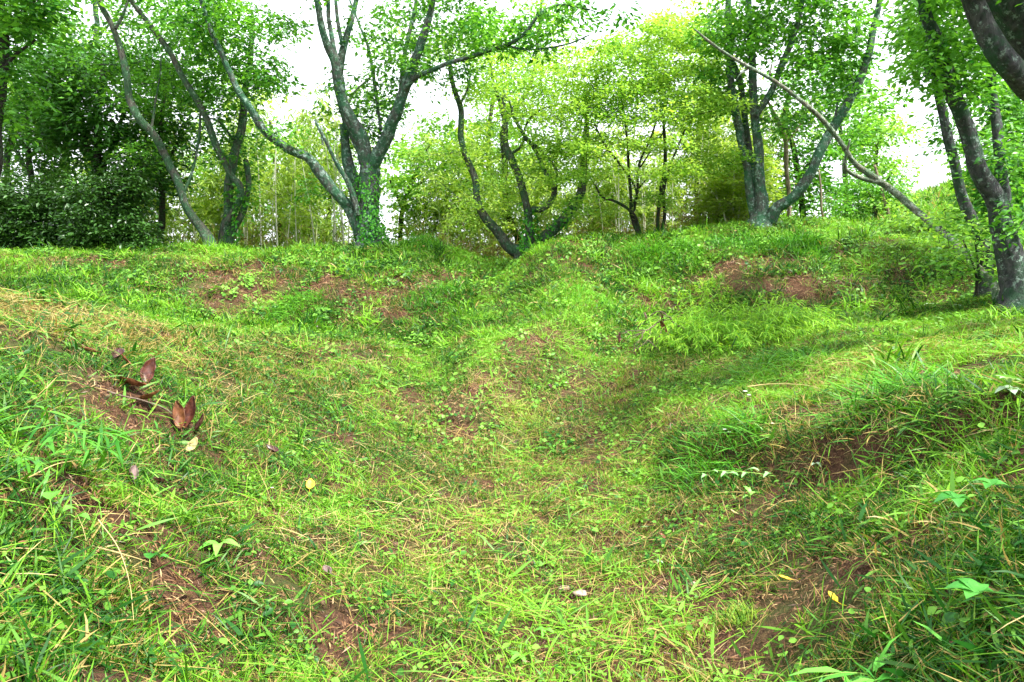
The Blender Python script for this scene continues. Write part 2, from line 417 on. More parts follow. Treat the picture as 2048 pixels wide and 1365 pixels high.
M_LF_DK = leaf_mat('evergreen_leaves', (.010, .042, .006), (.06, .17, .022), .2, rough=.35, spec=.4)
M_LF_BG = leaf_mat('pale_broad_leaves', (.08, .28, .03), (.36, .66, .12), .5)
M_LF_BB = leaf_mat('bamboo_leaves', (.13, .27, .02), (.46, .66, .13), .5, nscale=.6)
M_LF_SASA = leaf_mat('bamboo_grass_leaves', (.10, .34, .012), (.40, .70, .06), .45, nscale=5)
M_CULM = plain_mat('bamboo_culm', (.26, .34, .13), (.50, .56, .28), 6, .5)
M_CULM_PALE = plain_mat('pale_bamboo_culm', (.45, .48, .34), (.62, .62, .48), 6, .5)
M_STEM = plain_mat('green_stem', (.12, .26, .03), (.22, .36, .06), 20, .6)
M_TWIG = plain_mat('dead_twig', (.07, .045, .03), (.16, .12, .09), 40, .8)
M_DRYST = plain_mat('dry_stem', (.45, .33, .12), (.55, .45, .2), 40, .7)

# ------------------------------------------------------------------ fields on the ground, from places measured in the photo
def spots(L): return [(hit(u, v), rx, ry, a) for (u, v, rx, ry, a) in L]
def field(L, x, y):
    t = np.zeros(np.shape(x))
    for p, rx, ry, a in L:
        t = np.maximum(t, a * np.exp(-(((x - p[0]) / rx) ** 2 + ((y - p[1]) / ry) ** 2)))
    return t
BARE = spots([(300,1190,.2,.22,1),(340,1260,.2,.16,.8),(200,830,.35,.14,.9),(520,560,1.2,.22,.7),(820,575,.5,.25,.6),(1520,560,.9,.3,.7),(150,985,.22,.18,.9),(470,533,.75,.35,1),(440,550,.5,.25,1),(660,578,.75,.2,1),(570,575,.7,.25,.9),(740,590,.5,.25,.8),(100,520,1.3,.2,.7),(60,528,.8,.2,.7),(440,590,.7,.3,.8),
  (760,615,.55,.25,.7),(450,605,.5,.2,.8),(1450,545,.9,.3,.9),(1560,580,.6,.35,.95),(1320,600,.4,.3,.9),(1600,520,.35,.14,1),(1430,590,.5,.2,.8),(1680,570,.5,.3,.6),
  (1270,490,.5,.25,.5),(1820,500,.8,.3,.5),(1900,560,.6,.3,.5),(300,1190,.13,.16,1),(330,1230,.12,.12,1),(180,790,.4,.14,1),(150,960,.2,.16,.8),(60,670,.3,.25,.8),(250,800,.25,.14,.9),
  (920,840,.25,.4,.6),(1010,800,.25,.3,.5),(1150,1190,.14,.12,.9),(1360,1170,.2,.12,.7),(1400,1290,.2,.12,.8),(1500,1170,.25,.15,.7),(1600,1180,.25,.2,.8),(1330,1250,.3,.12,.6),
  (1600,980,.3,.2,.8),(1670,960,.35,.15,.9),(790,1090,.12,.08,1),(560,1060,.2,.15,.6),(620,1190,.3,.18,.6),(690,1260,.1,.08,.9),(1250,780,.5,.3,.5),(1580,820,.35,.2,.5),
  (660,690,.7,.35,.5),(700,720,.5,.4,.5),(1700,1150,.3,.2,.6),(1600,1300,.4,.15,.6),(640,1300,.3,.1,.5),(1290,870,.4,.2,.4),(1960,740,.5,.3,.5)])
STRAW = spots([(60,625,.7,.4,1),(150,645,.7,.35,1),(250,655,.6,.3,.9),(330,665,.4,.35,.9),(0,600,.5,.4,1),(400,690,.4,.3,.4),(300,700,.4,.25,.3),
  (1040,830,.5,.4,.5),(950,800,.6,.5,.45),(1150,470,.7,.5,.3),(1500,700,1.0,.8,.25),(1100,900,1.0,.8,.3),(1800,700,1.5,.8,.3),(1300,750,1.0,.6,.35),(1200,1100,.8,.6,.3),(900,1100,.6,.6,.3),(1650,850,.5,.4,.5),(560,700,.8,.5,.4)])
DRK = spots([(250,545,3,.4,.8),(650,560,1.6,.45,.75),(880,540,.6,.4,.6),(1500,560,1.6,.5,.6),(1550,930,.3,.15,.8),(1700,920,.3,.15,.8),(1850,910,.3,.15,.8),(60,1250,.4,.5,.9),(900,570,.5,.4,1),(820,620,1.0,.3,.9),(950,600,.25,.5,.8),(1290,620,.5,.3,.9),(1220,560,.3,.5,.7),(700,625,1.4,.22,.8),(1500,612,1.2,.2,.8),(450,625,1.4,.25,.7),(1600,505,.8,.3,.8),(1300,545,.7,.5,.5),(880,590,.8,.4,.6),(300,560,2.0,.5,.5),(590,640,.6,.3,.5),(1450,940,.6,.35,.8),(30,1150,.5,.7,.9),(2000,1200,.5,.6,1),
  (1850,1000,.8,.4,.7),(100,1330,.4,.4,.6),(760,780,.8,.5,.4),(1900,560,1.2,.6,.6),(1420,520,1.2,.4,.4),(50,800,.5,.5,.5),(1750,800,.8,.4,.5),(850,650,.8,.3,.4)])  # lowers grass tint: shade painted into ditches and bank feet, plus darker grass
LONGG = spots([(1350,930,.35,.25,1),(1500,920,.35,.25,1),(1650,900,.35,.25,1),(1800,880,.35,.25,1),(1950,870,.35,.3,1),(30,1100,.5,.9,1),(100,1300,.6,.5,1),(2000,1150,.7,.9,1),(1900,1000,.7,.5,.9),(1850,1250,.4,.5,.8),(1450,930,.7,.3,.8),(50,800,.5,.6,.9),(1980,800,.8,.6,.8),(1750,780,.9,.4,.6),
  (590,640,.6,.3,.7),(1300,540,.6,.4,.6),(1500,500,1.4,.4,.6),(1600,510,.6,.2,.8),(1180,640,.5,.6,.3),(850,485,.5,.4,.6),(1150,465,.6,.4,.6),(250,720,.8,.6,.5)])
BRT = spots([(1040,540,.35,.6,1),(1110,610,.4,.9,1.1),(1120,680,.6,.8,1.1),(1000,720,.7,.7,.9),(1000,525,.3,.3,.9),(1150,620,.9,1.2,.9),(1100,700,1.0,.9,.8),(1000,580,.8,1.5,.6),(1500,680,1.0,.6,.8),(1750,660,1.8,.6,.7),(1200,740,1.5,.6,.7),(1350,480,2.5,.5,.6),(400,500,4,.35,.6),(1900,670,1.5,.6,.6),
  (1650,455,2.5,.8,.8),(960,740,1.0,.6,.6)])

# ------------------------------------------------------------------ ground sheet
def axis(lo, hi, step, far_lo, far_hi):
    a = list(np.arange(lo, hi + 1e-6, step)); s = step; x = hi
    while x < far_hi: s *= 1.25; x += s; a.append(x)
    s = step; x = lo; b = []
    while x > far_lo: s *= 1.25; x -= s; b.append(x)
    return np.array(b[::-1] + a)
ax_, ay_ = axis(-9, 10, .045, -900, 900), axis(0.3, 14, .045, -400, 1400)
X, Y = np.meshgrid(ax_, ay_)
Z = height(X, Y)
bf = field(BARE, X, Y)
Z += -0.02 * bf + bf * fbm(X, Y, 11, 4, 40) * .08
nx_, ny_ = len(ax_), len(ay_)
ii = np.arange(ny_ - 1)[:, None] * nx_ + np.arange(nx_ - 1)[None]
Q = np.stack([ii, ii + 1, ii + 1 + nx_, ii + nx_], -1).reshape(-1, 4)
far_lawn = sstep(13.5, 16, Y) * .75 + sstep(18, 40, np.hypot(X, Y)) * .25
link('ground', make_mesh('ground', np.stack([X, Y, Z], -1).reshape(-1, 3), Q, None, {'lawn': np.clip(far_lawn, 0, 1).ravel()}, True, M_SOIL), kind='structure')

# ------------------------------------------------------------------ grass (geometry node stuff)
def blades(rs, n_, length, width, spread, tilt, droop, segs=3, flatlie=0.0):
    """n ribbons; tilt = (lo, hi) angle from the vertical at the root, droop = extra bend in radians"""
    L = rs.uniform(*length, n_); Wd = rs.uniform(*width, n_); az = rs.uniform(0, 2 * math.pi, n_)
    r = spread * np.sqrt(rs.random(n_)); pa = rs.uniform(0, 2 * math.pi, n_)
    base = np.stack([r * np.cos(pa), r * np.sin(pa), np.full(n_, -.006) + flatlie * rs.random(n_)], -1)
    t0 = rs.uniform(*tilt, n_); dr = rs.uniform(.3, 1.0, n_) * droop
    hd = np.stack([np.cos(az), np.sin(az), np.zeros(n_)], -1); sd_ = np.stack([-np.sin(az), np.cos(az), np.zeros(n_)], -1)
    twist = rs.uniform(-.7, .7, n_)
    P = base.copy(); V = []
    prof = {2: (.8, 1.0, 0), 3: (.55, 1.0, .75, 0), 4: (.35, .95, 1.0, .6, 0)}[segs]
    for s in range(segs + 1):
        ang = t0 + dr * s / segs
        up = np.cos(ang)
        sv = sd_ * np.cos(twist)[:, None] + (hd * -np.cos(ang)[:, None] + np.array((0, 0, 1)) * np.sin(ang)[:, None]) * np.sin(twist)[:, None]
        w = (Wd * prof[s] * .5)[:, None]
        if s < segs: V += [P - sv * w, P + sv * w]
        else: V += [P]
        P = P + (hd * np.sin(ang)[:, None] + np.array((0, 0, 1)) * up[:, None]) * (L / segs)[:, None]
    V = np.stack(V, 1); k = V.shape[1]
    V[..., 2] = np.maximum(V[..., 2], -.01)
    o = np.arange(n_)[:, None] * k
    Qd = np.concatenate([o + np.array([[2*s, 2*s+1, 2*s+3, 2*s+2]]) for s in range(segs - 1)], 0)
    Tr = o + np.array([[2*segs-2, 2*segs-1, 2*segs]])
    return V.reshape(-1, 3), Qd, Tr, np.repeat(rs.random(n_), k)
def round_leaves(rs, n_, size, spread, h):
    """small weeds: oval leaves on short stalks"""
    g = Geo(); r = spread * np.sqrt(rs.random(n_)); a = rs.uniform(0, 2 * math.pi, n_)
    P = np.stack([r * np.cos(a), r * np.sin(a), rs.uniform(*h, n_)], -1)
    d = rs.uniform(0, 2 * math.pi, n_); D = np.stack([np.cos(d), np.sin(d), rs.uniform(-.35, .35, n_)], -1)
    N = np.stack([rs.normal(0, .3, n_), rs.normal(0, .3, n_), np.ones(n_)], -1)
    L = rs.uniform(*size, n_)
    place_leaves(g, L_OVAL, P, D, N, L, L * rs.uniform(.5, .85, n_), rs.random(n_))
    return np.concatenate(g.V), np.concatenate(g.Q), None, np.concatenate(g.A)
def variants(name, mat, fn, count):
    c = bpy.data.collections.new(name)
    for k in range(count):
        V, Qd, Tr, a = fn(np.random.default_rng(1000 + k * 17 + len(name)), k)
        o = bpy.data.objects.new(name + '_tuft', make_mesh(name + '_tuft', V, Qd, Tr, {'tint': a}, True, mat)); c.objects.link(o)
    return c
def scatter(name, coll, nvar, x, y, scl, tint, dry, label, cat, lift=0.0, keep=None, lean=.15):
    m = len(x); z = hz(x, y) + lift
    N = normals(x, y) + np.stack([RS.normal(0, lean, m), RS.normal(0, lean, m), np.zeros(m)], -1)
    N /= np.linalg.norm(N, axis=1, keepdims=True)
    yaw = RS.uniform(0, 2 * math.pi, m)
    h_ = np.stack([np.cos(yaw), np.sin(yaw), np.zeros(m)], -1)
    Yv = np.cross(N, h_); Yv /= np.linalg.norm(Yv, axis=1, keepdims=True); Xv = np.cross(Yv, N)
    eb = -np.arcsin(np.clip(Xv[:, 2], -1, 1)); ea = np.arctan2(Yv[:, 2], N[:, 2]); ec = np.arctan2(Xv[:, 1], Xv[:, 0])
    me = bpy.data.meshes.new(name); me.vertices.add(m)
    me.vertices.foreach_set('co', np.stack([x, y, z], -1).astype(np.float32).ravel())
    def setf(k, v, ty='FLOAT', key='value'):
        a = me.attributes.new(k, ty, 'POINT'); a.data.foreach_set(key, v)
    setf('rot', np.stack([ea, eb, ec], -1).astype(np.float32).ravel(), 'FLOAT_VECTOR', 'vector')
    setf('scl', scl.astype(np.float32)); setf('itint', tint.astype(np.float32)); setf('dry', dry.astype(np.float32))
    setf('var', RS.integers(0, nvar, m).astype(np.int32), 'INT')
    o = link(name, me, kind='stuff', label=label, category=cat)
    ng = bpy.data.node_groups.new(name, 'GeometryNodeTree')
    ng.interface.new_socket('Geometry', in_out='INPUT', socket_type='NodeSocketGeometry')
    ng.interface.new_socket('Geometry', in_out='OUTPUT', socket_type='NodeSocketGeometry')
    N_, L_ = ng.nodes, ng.links
    gi, go = N_.new('NodeGroupInput'), N_.new('NodeGroupOutput')
    iop = N_.new('GeometryNodeInstanceOnPoints'); ci = N_.new('GeometryNodeCollectionInfo')
    ci.inputs['Collection'].default_value = coll
    ci.inputs['Separate Children'].default_value = True; ci.inputs['Reset Children'].default_value = True
    def na_(k, ty):
        q = N_.new('GeometryNodeInputNamedAttribute'); q.data_type = ty; q.inputs['Name'].default_value = k
        return q.outputs['Attribute']
    e2r = N_.new('FunctionNodeEulerToRotation')
    L_.new(na_('rot', 'FLOAT_VECTOR'), e2r.inputs[0])
    L_.new(gi.outputs[0], iop.inputs['Points']); L_.new(ci.outputs[0], iop.inputs['Instance'])
    iop.inputs['Pick Instance'].default_value = True
    L_.new(na_('var', 'INT'), iop.inputs['Instance Index']); L_.new(e2r.outputs[0], iop.inputs['Rotation'])
    L_.new(na_('scl', 'FLOAT'), iop.inputs['Scale']); L_.new(iop.outputs[0], go.inputs[0])
    o.modifiers.new('scatter', 'NODES').node_group = ng
    return o
def candidates(per_m2, y0=.5, y1=14.6, wide=0.82, pad=1.2):
    """random ground points in the part of the place the photo can see; per_m2(x, y) = wanted density"""
    xs, ys = [], []
    edges = np.arange(y0, y1, .5)
    for e in edges:
        hw = wide * (e + .5) + pad
        cap = per_m2(np.zeros(1), np.full(1, e + .25))[0] * 1.0
        m = int(cap * hw * 2 * .5)
        xs.append(RS.uniform(-hw, hw, m)); ys.append(RS.uniform(e, e + .5, m))
    return np.concatenate(xs), np.concatenate(ys)
def dist_density(near, far, p=1.0):
    def f(x, y): return far + (near - far) * np.clip(1 - (y - 1.5) / 11.0, 0, 1) ** 2.2
    return f

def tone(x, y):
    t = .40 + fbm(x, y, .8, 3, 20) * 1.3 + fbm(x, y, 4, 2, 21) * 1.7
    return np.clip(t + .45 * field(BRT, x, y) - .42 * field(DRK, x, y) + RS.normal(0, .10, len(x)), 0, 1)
def dryness(x, y):
    return np.clip(.04 + .13 * np.exp(-((x - .2) / 1.5) ** 2) * (1 - sstep(4.5, 7.5, y)) + .6 * field(STRAW, x, y) + .25 * np.clip(fbm(x, y, 1.7, 3, 22) * 2.2, 0, 1) + .2 * field(BARE, x, y), 0, .95)
def bare_keep(x, y, k=1.0):
    b = field(BARE, x, y) * np.clip(1 + 3.2 * fbm(x, y, 4.5, 3, 33), 0, 1.7) + np.clip(fbm(x, y, 3.1, 4, 30) * 4.4 - .46, 0, 1)
    return RS.random(len(x)) > np.clip(b * 1.5 * k, 0, .985)
def far_scale(y): return 1.0 + .13 * np.clip(y - 4, 0, 10)

# short mown turf
c_turf = variants('turf', M_GRASS, lambda r, k: blades(r, 26, (.025, .065), (.0022, .0042), .055, (.1, 1.1), .9, 2), 8)
x, y = candidates(dist_density(640, 190)); kp = bare_keep(x, y); x, y = x[kp], y[kp]
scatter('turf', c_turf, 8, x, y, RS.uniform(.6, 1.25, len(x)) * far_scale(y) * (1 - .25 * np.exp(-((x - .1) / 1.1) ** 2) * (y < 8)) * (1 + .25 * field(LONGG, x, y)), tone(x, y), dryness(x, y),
        'short mown green turf with yellowing blades covering the banks and the hollow', 'grass')
# medium blades, bent, wider
c_med = variants('meadow_grass', M_GRASS, lambda r, k: blades(r, 14, (.045, .115), (.003, .0075), .07, (.5, 1.4), 1.0, 3), 8)
x, y = candidates(dist_density(190, 85)); kp = bare_keep(x, y, .8) & (RS.random(len(x)) < .26 + .74 * field(LONGG, x, y) + .3 * (np.abs(x) > 1.3)); x, y = x[kp], y[kp]
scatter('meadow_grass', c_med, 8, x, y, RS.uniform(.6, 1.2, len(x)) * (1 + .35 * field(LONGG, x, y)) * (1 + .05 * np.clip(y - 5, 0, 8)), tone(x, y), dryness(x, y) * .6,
        'longer bent green grass blades standing in clumps on the slopes', 'grass')
# long cut blades lying flat
c_cut = variants('cut_grass', M_GRASS, lambda r, k: blades(r, 9, (.08, .26), (.002, .0055), .13, (1.2, 1.62), .35, 3, .03), 8)
x, y = candidates(dist_density(150, 60)); kp = bare_keep(x, y, .5); x, y = x[kp], y[kp]
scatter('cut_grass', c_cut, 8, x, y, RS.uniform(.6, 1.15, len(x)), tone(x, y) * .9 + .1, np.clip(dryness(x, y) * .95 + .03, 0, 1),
        'freshly cut long grass blades lying flat over the turf', 'cut grass', .012)
# broad flat leaves of bamboo grass and other wide blades
c_wide = variants('broad_grass', M_WEED, lambda r, k: blades(r, 6, (.06, .16), (.008, .017), .08, (.7, 1.6), .6, 4, .02), 8)
x, y = candidates(dist_density(75, 26)); kp = bare_keep(x, y, .6) & (RS.random(len(x)) < .35 + .65 * field(LONGG, x, y) + .25 * (np.abs(x) > 1.3)); x, y = x[kp], y[kp]
scatter('broad_grass', c_wide, 8, x, y, RS.uniform(.5, 1.1, len(x)), tone(x, y) * .9 + .1, dryness(x, y) * .25,
        'broad green blades of bamboo grass scattered through the turf', 'grass', .006)
# coarse drooping clumps on the banks
c_crs = variants('coarse_grass', M_GRASS, lambda r, k: blades(r, 42, (.09, .24), (.007, .014), .13, (.2, 1.35), 1.5, 4), 8)
x, y = candidates(lambda x, y: np.where(y < 7.5, 9, 40) * np.ones(1), 4.5, 14.6)
pr = np.clip(fbm(x, y, 1.15, 3, 50) * 5 + .45, 0, 1) * np.where(y > 8.6, 1, .35) * np.where(np.exp(-((x - .3) / .9) ** 2) > .35, .15, 1)
kp = (RS.random(len(x)) < pr) & bare_keep(x, y, .55); x, y = x[kp], y[kp]
scatter('coarse_grass', c_crs, 8, x, y, RS.uniform(.5, 1.35, len(x)), np.clip(.45 + fbm(x, y, 2.2, 3, 51) * 2.6 + RS.normal(0, .12, len(x)), 0, 1), np.full(len(x), .06),
        'coarse drooping clumps of green grass and weeds on the far banks', 'grass', -.01, lean=.3)
x = RS.uniform(3, 20, 2600); y = RS.uniform(13.5, 27, 2600)
scatter('hillside_grass', c_crs, 8, x, y, RS.uniform(1.0, 2.2, len(x)), np.clip(.6 + fbm(x, y, 1.2, 3, 52) * 1.5, 0, 1), np.full(len(x), .1),
        'light green rough grass on the hillside behind the right bank', 'grass', -.01, lean=.3)
c_bw = variants('bank_weeds', M_WEED, lambda r, k: round_leaves(r, 34, (.03, .075), .14, (.01, .12)), 6)
x, y = candidates(lambda x, y: np.where(y < 8, 3, 14) * np.ones(1), 4.5, 14.6)
pr = np.clip(fbm(x, y, 1.6, 3, 55) * 5 + .1, 0, 1) * np.where(np.exp(-((x - .3) / .9) ** 2) > .35, .2, 1)
kp = (RS.random(len(x)) < pr) & bare_keep(x, y, .4); x, y = x[kp], y[kp]
scatter('bank_weeds', c_bw, 6, x, y, RS.uniform(.5, 1.1, len(x)), np.clip(.5 + fbm(x, y, 2.2, 3, 56) * 1.6, 0, 1), np.full(len(x), .03),
        'leafy green weeds growing in patches on the far banks', 'weeds', 0, lean=.3)
# low weeds
c_weed = variants('low_weeds', M_WEED, lambda r, k: round_leaves(r, 9, (.015, .042), .07, (.005, .04)), 7)
x, y = candidates(dist_density(70, 40)); kp = bare_keep(x, y, .7); x, y = x[kp], y[kp]
scatter('low_weeds', c_weed, 7, x, y, RS.uniform(.5, 1.15, len(x)) * far_scale(y), tone(x, y) * .8 + .2, np.full(len(x), .04),
        'low round leaved weeds growing between the grass blades', 'weeds', .008)
# dry straw
c_straw = variants('dry_straw', M_STRAW, lambda r, k: blades(r, 12, (.06, .22), (.0012, .003), .12, (1.1, 1.6), .5, 3, .04), 7)
x, y = candidates(dist_density(150, 70)); pr = .02 + .7 * field(STRAW, x, y) + .08 * np.clip(fbm(x, y, 2.3, 3, 23) * 2.5, 0, 1)
kp = RS.random(len(x)) < pr; x, y = x[kp], y[kp]
scatter('dry_straw', c_straw, 7, x, y, RS.uniform(.6, 1.2, len(x)), RS.uniform(.2, 1, len(x)), np.full(len(x), .2),
        'dry pale straw lying over the crest of the near bank and in patches', 'straw', .014)
# brown thatch and litter in bare places
c_lit = variants('brown_litter', M_LITTER, lambda r, k: blades(r, 22, (.01, .05), (.0015, .006), .07, (.9, 1.65), .6, 2, .012), 7)
x, y = candidates(dist_density(260, 120)); pr = .20 + .3 * np.exp(-((x - .2) / 1.6) ** 2) * (1 - sstep(4.5, 7.5, y)) + .8 * field(BARE, x, y) + np.clip(fbm(x, y, 3.1, 4, 30) * 3.4 - .5, 0, 1)
kp = RS.random(len(x)) < pr; x, y = x[kp], y[kp]
scatter('brown_litter', c_lit, 7, x, y, RS.uniform(.6, 1.2, len(x)) * far_scale(y), RS.uniform(0, 1, len(x)), np.full(len(x), .15),
        'brown thatch and broken stalks lying on the bare reddish soil', 'litter', .004)

# ------------------------------------------------------------------ tussocks and heaps (each one a thing)
def tussock(u, v, rx, h, n_, name, label, cat, mat=None, length=(.15, .4), width=(.004, .009), tilt=(.1, 1.2), droop=1.5, tint=(0, 1), group=None, Y=None, seed=0):
    rs = np.random.default_rng(seed + int(u))
    p = hit(u, v) if Y is None else np.array([*at(u, v, Y)[:2], 0.0])
    p[2] = hz(p[0], p[1]) - .01
    V, Qd, Tr, a = blades(rs, n_, length, width, rx, tilt, droop, 4)
    V = V.copy(); k = 9
    root = V.reshape(n_, k, 3)[:, :2].mean(1)
    q = np.clip(1 - (root[:, 0] ** 2 + root[:, 1] ** 2) / rx ** 2, 0, 1)
    rise = h * q * rs.random(n_) + (hz(p[0] + root[:, 0], p[1] + root[:, 1]) - p[2])
    V[:, 2] += np.repeat(rise, k)
    a = tint[0] + (tint[1] - tint[0]) * a
    me = make_mesh(name, V, Qd, Tr, {'tint': a}, True, mat)
    o = link(name, me, label=label, category=cat); o.location = [float(c) for c in p]
    if group: o['group'] = group
    return o
M_TUS = leaf_mat('tussock_blades', (.03, .17, .012), (.16, .46, .03), .35)
M_TUSD = leaf_mat('dark_tussock_blades', (.018, .12, .008), (.13, .42, .025), .35)
M_TUSY = leaf_mat('yellow_tussock_blades', (.12, .30, .02), (.42, .56, .08), .35)
tussock(850, 492, .50, .20, 1500, 'grass_tussock', 'rounded grassy tussock on the bank crest right of the ivy covered cherry', 'tussock', M_TUS, (.08, .22), (.004, .009))
tussock(1170, 470, .6, .22, 1500, 'grass_tussock', 'leafy green tussock on the crest beside the notch, below the maple', 'tussock', M_TUS, (.08, .24), (.005, .012))
tussock(1290, 520, .30, .12, 420, 'long_grass_tuft', 'tuft of long blades drooping down the right bank above the bare twig', 'grass tuft', M_TUS, (.25, .55), (.004, .008), (.5, 1.3), 1.6)
tussock(1600, 500, .45, .18, 900, 'grass_tussock', 'dark overhanging tussock above a bare hollow in the right bank', 'tussock', M_TUSD, (.12, .35), (.004, .009), (.3, 1.4), 1.6)
tussock(1480, 500, .5, .14, 800, 'grass_tussock', 'green tussock on the right bank crest below the three stemmed tree', 'tussock', M_TUSD, (.1, .3), (.004, .009), (.3, 1.4), 1.5)
tussock(1370, 510, .35, .12, 600, 'grass_tussock', 'small green tussock on the right bank between long tuft and dark tussock', 'tussock', M_TUS, (.1, .3), (.004, .009), (.3, 1.4), 1.5)
tussock(590, 645, .50, .16, 1300, 'cut_grass_heap', 'heap of cut green grass in the ditch at the foot of left bank', 'grass heap', M_TUS, (.12, .34), (.003, .009), (.6, 1.5), 1.2)
tussock(870, 600, .45, .12, 800, 'grass_tussock', 'dark green tussock at the foot of the left bank by the ridge path', 'tussock', M_TUSD, (.08, .25), (.004, .009), (.3, 1.3), 1.3)
tussock(1440, 930, .32, .10, 650, 'cut_grass_heap', 'heap of dark cut grass under the lobed weed stalk', 'grass heap', M_TUSD, (.12, .30), (.003, .008), (.7, 1.5), 1.0)
tussock(1560, 740, .45, .10, 700, 'cut_grass_heap', 'flattened green grass heap in front of the bright bamboo grass', 'grass heap', M_TUS, (.12, .3), (.003, .007), (.8, 1.5), .9)
tussock(1790, 790, .35, .10, 600, 'cut_grass_heap', 'bluish green heap of cut blades on right terrace near pale leaves', 'grass heap', M_TUSD, (.12, .32), (.003, .009), (.7, 1.5), 1.0)
tussock(1060, 845, .28, .06, 700, 'grass_tussock', 'fine yellow tuft on the end of the ridge path in the centre', 'tussock', M_TUSY, (.06, .16), (.0015, .003), (.5, 1.4), 1.0)
tussock(1480, 1240, .07, .03, 240, 'grass_tussock', 'small yellow green tuft in the brown patch at lower right', 'tussock', M_TUSY, (.03, .08), (.0015, .003), (.2, 1.2), 1.0)
tussock(1180, 600, .5, .10, 900, 'grass_tussock', 'pale green tussock on the flank of the ridge path', 'tussock', M_TUS, (.06, .18), (.004, .009), (.4, 1.4), 1.2)

def sasa(u, v, rx, ry, h, n_, name, label, mat, Lf=(.07, .13), seed=3):
    """bamboo grass: arching stems and narrow leaves"""
    rs = np.random.default_rng(seed); p = hit(u, v)
    root = empty(name, p, label, 'bamboo grass')
    st, lf = Geo(), Geo()
    r = np.sqrt(rs.random(n_)); a = rs.uniform(0, 2 * math.pi, n_)
    bx, by = p[0] + r * rx * np.cos(a), p[1] + r * ry * np.sin(a)
    bz = hz(bx, by)
    for i in range(n_):
        out_ = np.array([math.cos(a[i]) * r[i] + rs.normal(0, .35), math.sin(a[i]) * r[i] + rs.normal(0, .35) - .25, 0])
        hh = h * (1.05 - .5 * r[i] ** 2) * rs.uniform(.35, 1.15) * (.8 + .5 * float(vnoise(bx[i] * 4, by[i] * 4, 3)))
        B = np.array([bx[i], by[i], bz[i] - .01])
        P = np.array([B, B + out_ * .06 + (0, 0, hh * .6), B + out_ * .18 + (0, 0, hh), B + out_ * .34 + (0, 0, hh * .86)])
        P, R = smooth_path(P, [.0022, .002, .0015, .0008], .05)
        st.add(*tube(P, R, 4))
        m = 15; k = rs.integers(len(P) // 4, len(P), m)
        az = rs.uniform(0, 2 * math.pi, m)
        D = np.stack([np.cos(az), np.sin(az) - .2, rs.uniform(-.7, .5, m)], -1) + out_ * .8
        N = np.stack([rs.normal(0, .3, m), rs.normal(0, .3, m), np.ones(m)], -1)
        L = rs.uniform(*Lf, m)
        place_leaves(lf, L_NARROW, P[k], D, N, L, L * rs.uniform(.08, .13, m), rs.random(m))
    st.build('stems', M_STEM, root, p); lf.build('leaves', mat, root, p)
    return root
sasa(1470, 680, .78, .48, .42, 420, 'bamboo_grass', 'bright yellow green mound of bamboo grass on the right terrace', M_LF_SASA)
sasa(1410, 612, .22, .15, .30, 30, 'bamboo_grass', 'small upright bamboo grass sprig behind the bright mound', M_LF_SASA, seed=5)
sasa(-10, 900, .14, .16, .14, 18, 'bamboo_grass', 'large bladed bamboo grass at the left picture edge', leaf_mat('near_bamboo_grass', (.02, .14, .008), (.12, .38, .03), .35), (.09, .15), 8)
sasa(1850, 500, .35, .25, .26, 40, 'bamboo_grass', 'yellowish bamboo grass sprigs on the right bank near the dark trunks', M_LF_SASA, seed=9)
sasa(1830, 1340, .12, .12, .06, 9, 'bamboo_grass', 'dark bamboo grass in the lower right corner thicket', leaf_mat('corner_bamboo_grass', (.03, .18, .02), (.14, .48, .05), .35), (.08, .15), 12)

